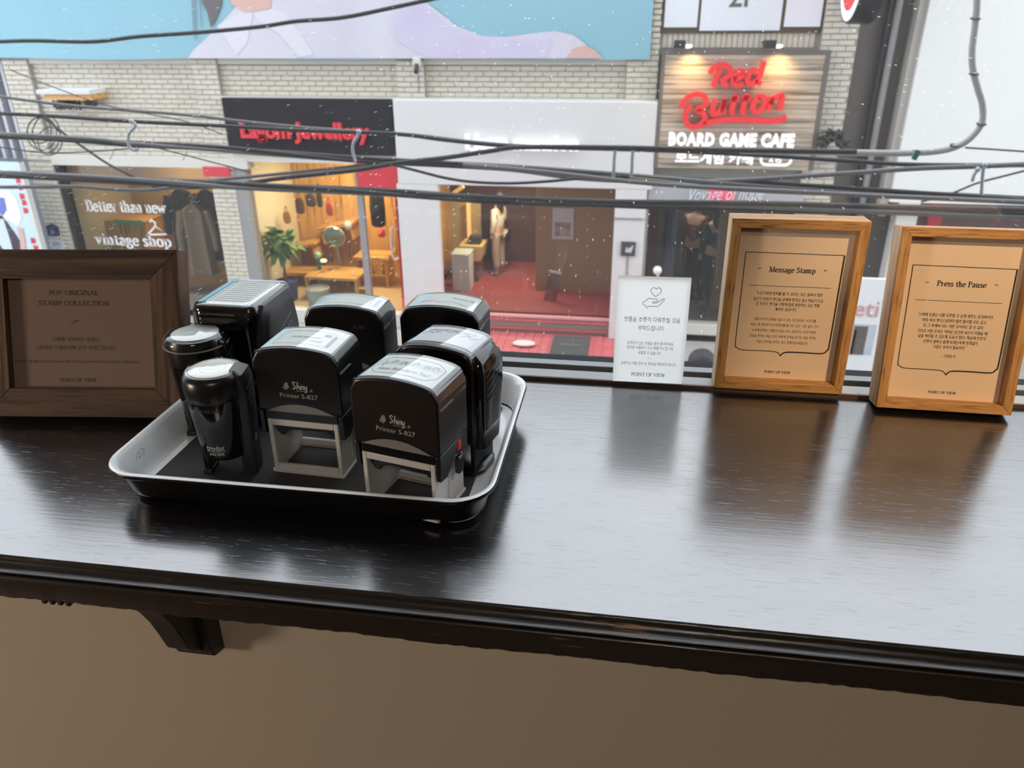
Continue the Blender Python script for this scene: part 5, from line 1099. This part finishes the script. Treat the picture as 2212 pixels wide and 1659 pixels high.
keep(MB().box(X(1845, 460), X(2300, 460), D-.15, D-.02, Z(2000, 456), Z(2000, 444)).build('canopy_edge', BROWNM), nb_)
d_ = at(1868, 800, 1)-CAMP; yb = 9.6
a = rect(1828, 602, 1902, 812, yb); t = thing('street_poster', 'white standing poster board with faint red lettering on the street', 'poster', ((a[0]+a[1])/2, yb, ZS))
keep(MB().box(a[0]-.15, a[1], yb, yb+.06, ZS, a[3]).build('board', mat('poster_board', (.78, .80, .82), .5)), t)
me = text_mesh('eti', .30, extrude=.004); me.transform(FRONT(X(1872, 668, yb), yb-.006, Z(1872, 668, yb))); me.materials.clear(); keep(mesh_obj('lettering', me, mat('faded_red_print', (.62, .30, .30), .6)), t)
for nm, r_, m in (('printed_photo', (1836, 700, 1888, 766), mat('photo_grey', (.40, .44, .50), .6, var=(4, .6, (.62, .66, .72)))), ('printed_hair', (1840, 704, 1870, 766), mat('photo_dark', (.10, .09, .09), .7)), ('printed_face', (1836, 712, 1846, 766), mat('photo_skin', (.68, .45, .38), .7))):
    b = rect(*r_, yb); keep(MB().box(b[0], b[1], yb-.004-(.003 if nm != 'printed_photo' else 0), yb-.001, b[2], b[3]).build(nm, m), t)
# louvred neighbour and poster stand at the far end
t = thing('louvred_building', 'blue-grey building edge with vertical metal louvres', 'building', (XL0-1.5, D+.3, ZS))
keep(MB().box(XL0-4, XL0-.02, D+.3, D+1, ZS, ZTOP).build('wall', mat('blue_grey_wall', (.30, .31, .36), .6)), t)
for i in range(5):
    xx = XL0-.10-.17*i; keep(MB().box(xx-.05, xx, D+.1, D+.3, Z(30, 345), ZTOP).build('louvre', mat('louvre_metal', (.50, .51, .56), .4)), t)
yb = 10.5; xr = X(62, 440, yb); zt_ = Z(40, 352, yb)
t = thing('poster_stand', 'pale blue poster stand printed with a figure in a white shirt', 'poster', (xr-.5, yb, ZS))
def ps(name, pts, m, k): keep(MB().prism([(X(a, b, yb), Z(a, b, yb)) for a, b in pts], yb-.002-.003*k, yb-.003*k).build(name, m), t)
keep(MB().box(xr-1.3, xr+.02, yb, yb+.08, ZS, zt_).build('board', mat('poster_pale_blue', (.58, .74, .84), .5)), t)
keep(MB().box(xr-.02, xr+.03, yb-.01, yb+.09, ZS, zt_).build('edge_strip', WHITEP), t)
PW = mat('poster_white_print', (.82, .84, .90), .5); PB = mat('poster_blue_print', (.14, .17, .55), .5); PD = mat('poster_dark_print', (.03, .03, .04), .5)
ps('printed_shirt', [(-60, 410), (20, 410), (36, 430), (48, 470), (40, 490), (20, 475), (8, 480), (-60, 480)], PW, 1); ps('printed_vest', [(-5, 425), (10, 428), (15, 452), (8, 465), (-5, 460)], PB, 2)
ps('printed_trousers', [(-60, 458), (5, 465), (30, 500), (60, 545), (70, 640), (-60, 640)], PD, 2); ps('printed_scarf', [(-10, 475), (8, 472), (22, 515), (30, 545), (15, 548), (-5, 520)], mat('poster_scarf', (.62, .72, .86), .5), 3)
ps('printed_hand', [(38, 490), (50, 494), (54, 515), (58, 548), (46, 550), (44, 520)], SKIN_P, 3)
for i, (a, b) in enumerate(((34, 390), (40, 405), (42, 424), (47, 438), (50, 455), (66, 520), (72, 536))):
    ps('printed_letter', [(a, b-7), (a+10, b-5), (a+12, b+5), (a+2, b+6)], REDP, 1)
ps('printed_header', [(-60, 366), (20, 366), (26, 388), (-60, 388)], PW, 1)
p = at(116, 496, D); t = thing('house_number_plate', 'dark blue house plate and paper notice on the brick pier', 'plate', (p.x, D-.012, p.z)); MB().prism([(-.10, -.09), (.10, -.09), (.10, .06), (0, .10), (-.10, .06)], -.02, 0).build('plate', mat('navy_plate', (.03, .03, .09), .5), t); put_text(t, '21', .09, FRONT(0, -.024, -.03), WHITEP); MB().box(-.11, .12, -.015, 0, -.42, -.16).build('notice', mat('pale_notice', (.62, .60, .64), .6), t); put_text(t, 'OO\n--', .08, FRONT(0, -.018, -.26), DARKM)

# ------------------------------------------------------------------ people
SKIN = mat('skin', (.55, .34, .26), .6); HAIR = mat('dark_hair', (.018, .015, .014), .6)
def skinned(name, pts, edges, m, parent, root=0, sub=2):
    me = bpy.data.meshes.new(name); me.from_pydata([p[:3] for p in pts], edges, [])
    o = bpy.data.objects.new(name, me); COL.objects.link(o)
    md = o.modifiers.new('skin', 'SKIN'); 
    if not me.skin_vertices: 
        bm = bmesh.new(); bm.from_mesh(me); bm.verts.layers.skin.verify(); bm.to_mesh(me); bm.free()
    for i, p in enumerate(pts):
        r = p[3]; me.skin_vertices[0].data[i].radius = r if isinstance(r, tuple) else (r, r); me.skin_vertices[0].data[i].use_root = (i == root)
    s = o.modifiers.new('sub', 'SUBSURF'); s.levels = sub; s.render_levels = sub
    dg = bpy.context.evaluated_depsgraph_get(); m2 = bpy.data.meshes.new_from_object(o.evaluated_get(dg)); bpy.data.objects.remove(o)
    m2.materials.clear(); return mesh_obj(name, m2, m, parent, smooth=80)
def person(label, loc, rz, h, top, bottom, bag=None, longhair=True, arm=.0):
    k = h/1.65; t = thing('person', label, 'person', loc, (0, 0, rz))
    def S(L): return [(a*k, b*k, c*k, (r*k if not isinstance(r, tuple) else (r[0]*k, r[1]*k))) for a, b, c, r in L]
    hd = [(0, 0, .92, (.13, .09)), (0, .01, 1.10, (.11, .08)), (0, .01, 1.30, (.14, .09)), (0, 0, 1.40, .055), (0, -.01, 1.46, .055), (0, -.01, 1.54, (.075, .09)), (0, -.01, 1.62, (.06, .07)),
          (-.17, 0, 1.33, .05), (-.21, .02, 1.10, .04), (-.20, -.10-arm, 1.0+arm*.6, .033), (-.19, -.16-arm*1.3, .99+arm*.7, .035), (.17, 0, 1.33, .05), (.21, .02, 1.10, .04), (.21, -.02, .88, .033), (.21, -.04, .78, .035),
          (-.09, 0, .84, .085), (-.10, -.01, .48, .055), (-.10, .02, .08, .038), (-.11, -.10, .03, .035), (.09, 0, .84, .085), (.10, -.01, .48, .055), (.10, .02, .08, .038), (.11, -.10, .03, .035)]
    ed = [(0, 1), (1, 2), (2, 3), (3, 4), (4, 5), (5, 6), (2, 7), (7, 8), (8, 9), (9, 10), (2, 11), (11, 12), (12, 13), (13, 14), (0, 15), (15, 16), (16, 17), (17, 18), (0, 19), (19, 20), (20, 21), (21, 22)]
    skinned('body', S(hd), ed, SKIN, t)
    sh = [hd[i] for i in (0, 1, 2, 7, 8, 9, 11, 12, 13)]; sh = [(a, b, c, (r+.018 if not isinstance(r, tuple) else (r[0]+.02, r[1]+.025))) for a, b, c, r in sh]
    skinned('shirt', S(sh), [(0, 1), (1, 2), (2, 3), (3, 4), (4, 5), (2, 6), (6, 7), (7, 8)], top, t)
    tr = [(0, 0, .95, (.14, .10)), (-.09, 0, .84, .10), (-.10, -.01, .48, .085), (-.10, .02, .12, .075), (.09, 0, .84, .10), (.10, -.01, .48, .085), (.10, .02, .12, .075)]
    skinned('trousers', S(tr), [(0, 1), (1, 2), (2, 3), (0, 4), (4, 5), (5, 6)], bottom, t)
    MB().ball((0, .028*k, 1.60*k), .112*k, .122*k, .115*k, 16, 10).build('hair', HAIR, t, smooth=80)
    if longhair: MB().loft([[(x, y+.05*k, z*k) for x, y, _ in rr(w*k, .09*k, .04*k, 0, 4)] for w, z in ((.17, 1.60), (.19, 1.48), (.18, 1.36), (.10, 1.27))]).build('long_hair', HAIR, t, smooth=80)
    for s in (-1, 1): MB().ball((s*.03*k, -.088*k, 1.56*k), .010*k, .006*k, .008*k, 8, 5).build('eye', mat('eye_dark', (.02, .02, .02), .3), t)
    MB().ball((0, -.098*k, 1.535*k), .012*k, .016*k, .018*k, 8, 5).build('nose', SKIN, t); MB().ball((0, -.092*k, 1.50*k), .022*k, .006*k, .006*k, 8, 5).build('mouth', mat('lip', (.4, .15, .13), .5), t)
    if bag:
        b = MB().box(-.05*k, .05*k, -.09*k, .09*k, .62*k, .90*k).build('bag', bag, t, bevel=.02, loc=(-.29*k, 0, 0)); MB().tube([(-.29*k, -.05*k, .9*k), (-.2*k, 0, 1.38*k), (-.29*k, .05*k, .9*k)], .012*k, 6).build('bag_strap', bag, t)
    return t
CRM = mat('cream_knit', (.66, .60, .50), .9); BEI = mat('beige_trousers', (.44, .35, .28), .9); BLKB = mat('black_bag', (.012, .012, .012), .6)
p = at(1078, 520, 13.0); person('person in cream top and beige trousers with black shoulder bag in the white shop', (p.x, 12.95, ZFL), radians(-112), 1.40, CRM, BEI, BLKB, True, .12)
p = at(1545, 520, 12.3); person('person in dark teal clothes standing in the dark shop', (p.x, 12.3, ZS+.1), radians(200), 1.66, mat('teal_coat', (.03, .045, .05), .9), mat('black_trousers', (.02, .02, .022), .9), None, True)
p = at(1500, 520, 12.7); person('person in maroon jacket behind the teal shopper in the dark shop', (p.x, 12.7, ZS+.1), radians(150), 1.68, mat('maroon_jacket', (.13, .05, .05), .9), mat('black_trousers', (.02, .02, .022), .9), None, False)
d_ = at(1523, 778, 1)-CAMP; s__ = (ZS+1.62-CAMZ)/d_.z; w_ = CAMP+d_*s__; person('dark-haired pedestrian on the street below the window', (w_.x, w_.y, ZS), radians(90), 1.66, mat('grey_jacket', (.14, .14, .15), .9), mat('black_trousers', (.02, .02, .022), .9), None, False)

# ------------------------------------------------------------------ overhead cables
CBL = mat('black_cable', (.016, .016, .017), .5, var=(30, .4, (.01, .01, .01))); CBG = mat('grey_cable', (.13, .13, .135), .4); CBO = mat('olive_cable', (.13, .12, .07), .5); CBD = mat('thin_dark_wire', (.05, .05, .05), .6); CBR = mat('brown_wire', (.12, .09, .05), .6)
def cable(label, pts, Y, wpx, m, strands=1, sub=8, ye=None):
    ye = Y if ye is None else ye
    n = len(pts); P = [at(a, b, Y+(ye-Y)*i/(n-1)) for i, (a, b) in enumerate(pts)]
    P = smoothpath(P, sub); r = wpx*1.25*Y/FPX/2
    t = thing('overhead_cable', label, 'cable', tuple(P[0]), group='overhead cables above the street')
    O = Vector(P[0])
    if strands == 1: MB().tube([q_-O for q_ in P], r, 8).build('strand', m, t, smooth=60)
    else:
        for s in range(strands):
            ph = 2*pi*s/strands; rs = r*.55
            MB().tube([q_-O+Vector((0, cos(ph+i*.12), sin(ph+i*.12)))*r*.5 for i, q_ in enumerate(P)], rs, 7).build('strand', m if s else CBG, t, smooth=60)
    return t
cable('single dark cable sagging across the banner', [(-60, 93), (60, 88), (200, 90), (300, 79), (430, 70), (560, 58), (640, 46), (740, 38), (850, 16), (960, -8), (1100, -40)], 5.2, 6.5, CBL)
cable('uppermost thin grey cable crossing the red jewellery letters', [(-60, 204), (0, 209), (160, 229), (400, 248), (520, 262), (640, 274), (760, 283), (900, 292), (1000, 304), (1130, 315), (1300, 321), (1500, 327)], 4.6, 5.5, CBG)
cable('dark cable passing just above the white shop letters', [(-60, 240), (0, 245), (100, 250), (280, 262), (500, 273), (640, 281), (850, 289), (960, 302), (1080, 314), (1200, 319), (1330, 322), (1500, 328), (1700, 339), (1850, 349), (1990, 356), (2280, 357)], 4.4, 7, CBL)
cable('thick twisted cable bundle across the middle of the street', [(-60, 288), (0, 293), (200, 304), (290, 311), (480, 322), (600, 331), (770, 345), (1000, 356), (1200, 370), (1400, 384), (1600, 397), (1900, 414), (2280, 436)], 4.2, 13, CBL, 3)
cable('thick lower cable bundle in front of the shop windows', [(-60, 372), (0, 377), (200, 386), (400, 396), (520, 402), (700, 409), (900, 421), (1100, 433), (1300, 440), (1600, 448), (1900, 456), (2280, 466)], 4.0, 16, CBL, 3)
cable('grey cable looping just under the lower bundle', [(-60, 404), (60, 404), (160, 403), (240, 409), (320, 411), (400, 402), (470, 396)], 4.05, 7, CBG)
cable('dark cable rising from the lower bundle to the white shop sign', [(330, 405), (480, 402), (600, 386), (700, 375), (780, 366), (860, 352), (960, 341), (1060, 326), (1130, 318), (1340, 319), (1500, 323), (1700, 326), (1850, 328)], 4.1, 8, CBL)
cable('grey conduit cable bending up along the white wall', [(1600, 326), (1800, 329), (1950, 331), (2030, 326), (2075, 313), (2105, 290), (2122, 262), (2122, 225), (2112, 190), (2102, 150), (2100, 110), (2106, 60), (2110, 20), (2112, -40)], 4.3, 10, mat('pale_grey_conduit', (.34, .34, .345), .45))
cable('slack dark cable drooping over the white fascia', [(850, 356), (905, 370), (960, 384), (1020, 393), (1100, 396), (1180, 392), (1260, 385), (1340, 381)], 4.15, 5, CBL)
cable('dark cable climbing toward the white wall', [(900, 352), (1100, 366), (1250, 385), (1400, 392), (1560, 391), (1700, 383), (1850, 373), (1980, 364), (2120, 359), (2280, 352)], 4.2, 8, CBG)
cable('olive cable dipping below the game cafe sign', [(1360, 386), (1440, 394), (1520, 404), (1600, 410), (1720, 416), (1900, 423), (2280, 440)], 4.1, 7, CBO)
cable('grey cable over the dark shop strip', [(1000, 356), (1180, 372), (1320, 388), (1440, 399), (1550, 406), (1700, 413), (1850, 421), (2010, 428), (2280, 440)], 4.0, 8, CBG)
cable('black cable along the top of the oak frames', [(900, 419), (1080, 428), (1300, 436), (1500, 438), (1700, 441), (1900, 447), (2280, 455)], 3.9, 10, CBL)
cable('thin brown wire slanting up at the white wall', [(1990, 436), (2050, 420), (2110, 396), (2170, 380), (2280, 352)], 4.2, 3.5, CBR)
cable('thin wire leaving the conduit bend', [(2085, 319), (2150, 323), (2280, 332)], 4.3, 3, CBR)
cable('thin wire falling from the wire coil', [(95, 252), (140, 290), (180, 318), (230, 352), (280, 378), (330, 400)], 4.35, 4.5, CBD)
cable('faint thin wire over the vintage shop bricks', [(20, 150), (120, 190), (240, 230), (400, 262), (480, 290)], 4.5, 2, CBD)
cable('thin wire below the middle bundle', [(0, 318), (100, 330), (220, 326), (320, 318), (380, 330), (480, 356), (540, 372)], 4.25, 2.5, CBD)
cable('pale cable rising behind the lower bundle', [(250, 392), (420, 392), (520, 384), (640, 372), (740, 362), (840, 352)], 4.2, 6, CBG)
# coil
t = thing('wire_coil', 'loose coil of thin dark wire hanging from the upper cable', 'wire coil', tuple(at(95, 255, 4.4)), group=None); O = Vector(t.location)
for i, (cx, cy, rx, ry) in enumerate(((90, 288, 32, 36), (100, 290, 30, 40), (85, 282, 26, 28), (108, 305, 26, 30))):
    MB().tube([at(cx+rx*cos(a), cy+ry*sin(a), 4.4+.02*i)-O for a in [k*2*pi/24 for k in range(24)]], .0035, 6, True).build('loop', CBD, t, smooth=60)
# hooks, ties and tag
HK = mat('steel_hook', (.34, .38, .44), .35, metal=.5)
for pts, lb in (([(284, 262), (292, 268), (290, 276), (279, 288), (277, 304), (280, 318), (290, 325), (299, 322)], 'curved steel cable hook above the vintage shop'), ([(775, 284), (772, 296), (764, 308), (762, 324), (765, 340), (768, 350)], 'pale steel cable hook in front of the black sign'),
                ([(1330, 318), (1327, 340), (1326, 365), (1324, 392)], 'straight steel cable hanger left of its twin on the white column'), ([(1368, 319), (1366, 340), (1365, 365), (1362, 394)], 'straight steel cable hanger right of its twin on the white column'),
                ([(2127, 356), (2124, 370), (2122, 390), (2120, 420)], 'steel cable hook in front of the white wall'), ([(2112, 366), (2104, 378), (2100, 392)], 'short pale cable clip beside the white-wall hook')):
    P = [at(a, b, 4.12) for a, b in pts]; t = thing('cable_hook', lb, 'hook', tuple(P[0]), group='steel hooks on the cables'); O = Vector(P[0]); MB().tube([q_-O for q_ in smoothpath(P, 5)], .0085, 8).build('rod', HK, t, smooth=60); MB().ball((0, 0, 0), .013).build('tip', HK, t, smooth=60)
for a, b, lb in (((118, 282), (86, 346), 'long white cable tie by the wire coil'), ((250, 318), (237, 345), 'white cable tie under the middle bundle'), ((422, 285), (395, 346), 'faint white cable tie beside the brick pier')):
    P = [at(*a, 4.3), at(*b, 4.3)]; t = thing('cable_tie', lb, 'cable tie', tuple(P[0]), group='white ties on the cables'); MB().tube([Vector((0, 0, 0)), P[1]-P[0]], .004, 6).build('strap', WHITEP, t); MB().ball((0, 0, 0), .007).build('head', WHITEP, t)
p = at(1979, 327, 4.22); t = thing('green_tag', 'small dark green tag clipped on the conduit cable', 'tag', tuple(p), (0, radians(18), 0)); MB().box(-.013, .013, -.03, -.02, -.038, .01).build('plate', mat('green_tag', (.01, .12, .08), .4), t, bevel=.003); MB().tube([(.016*cos(a), .016*sin(a)-.004, 0) for a in [i*pi/6 for i in range(12)]], .003, 6, True).build('clip', mat('green_tag', (.01, .12, .08), .4), t)
for px, py, Y in ((2107, 40, 4.3), (2104, 160, 4.3), (2120, 268, 4.3), (2062, 314, 4.3)):
    p = at(px, py, Y); o = MB().tube([(.02*cos(a), .02*sin(a), .003*sin(a)) for a in [i*pi/6 for i in range(12)]], .004, 6, True).build('binding_wire', CBD, loc=tuple(p)); props(o, {40: 'highest binding wire wrapped around the grey conduit', 160: 'second binding wire down the grey conduit', 268: 'binding wire at the start of the conduit bend', 314: 'binding wire under the conduit bend'}[py], 'binding wire', 'bindings on the conduit')

# ------------------------------------------------------------------ interior lamps
def track_spot(loc, target, e, lb, size=50):
    t = thing('ceiling_spotlight', lb, 'spotlight', (loc[0], loc[1], 1.7), group='ceiling spotlights of the room')
    d = (Vector(target)-Vector(loc)).normalized(); c = Vector((0, 0, loc[2]-1.7))
    MB().tube([(0, 0, 0), tuple(c)], .012, 8).build('stem', DARKM, t); MB().tube([tuple(c-d*.07), tuple(c+d*.05)], [.035, .045], 14).build('can', DARKM, t, smooth=50)
    MB().tube([tuple(c+d*.047), tuple(c+d*.052)], .038, 14).build('lens', mat('warm_lens', (.9, .8, .6), .4, emit=((1, .72, .42), 12)), t)
    lamp('ceiling_spotlight_light', 'SPOT', Vector(loc)+d*.06, e, (1, .66, .36), target, spot_size=radians(size), spot_blend=.5, shadow_soft_size=.03)
track_spot((.91, -.76, 1.45), (.40, .69, .10), 120, 'warm ceiling spotlight aimed at the two oak card frames', 17)
fl_ = thing('added_floor_lamp', 'added floor lamp with a round paper shade, unseen behind the viewer', 'floor lamp', (-2.33, -.6, -1))  # unseen lamp, added to light the brown wall under the counter
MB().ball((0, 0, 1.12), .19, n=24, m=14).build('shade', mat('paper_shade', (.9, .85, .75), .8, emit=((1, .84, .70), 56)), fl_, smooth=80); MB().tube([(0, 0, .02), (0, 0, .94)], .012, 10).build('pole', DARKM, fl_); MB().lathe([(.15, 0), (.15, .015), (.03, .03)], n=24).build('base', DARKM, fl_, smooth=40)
ceiling_lamp(.3, -1.9, 1.7, 20, (1, .88, .74), 'added square ceiling light for soft fill, unseen behind the viewer', .6)  # added out of view for softer, more even fill on that wall
t = thing('wire_tangle', 'dark tangle of wires on the brick column beside the cafe sign', 'wire tangle', tuple(at(1800, 305, D-.1))); O = Vector(t.location); rn = random.Random(5)
for k in range(14):
    P = [at(1770+60*j/6+rn.uniform(-14, 14), 318-26*sin(pi*j/6)+rn.uniform(-16, 10), D-.12-rn.uniform(0, .2))-O for j in range(7)]
    MB().tube(smoothpath(P, 4), .012, 5).build('wire', CBD, t, smooth=60)
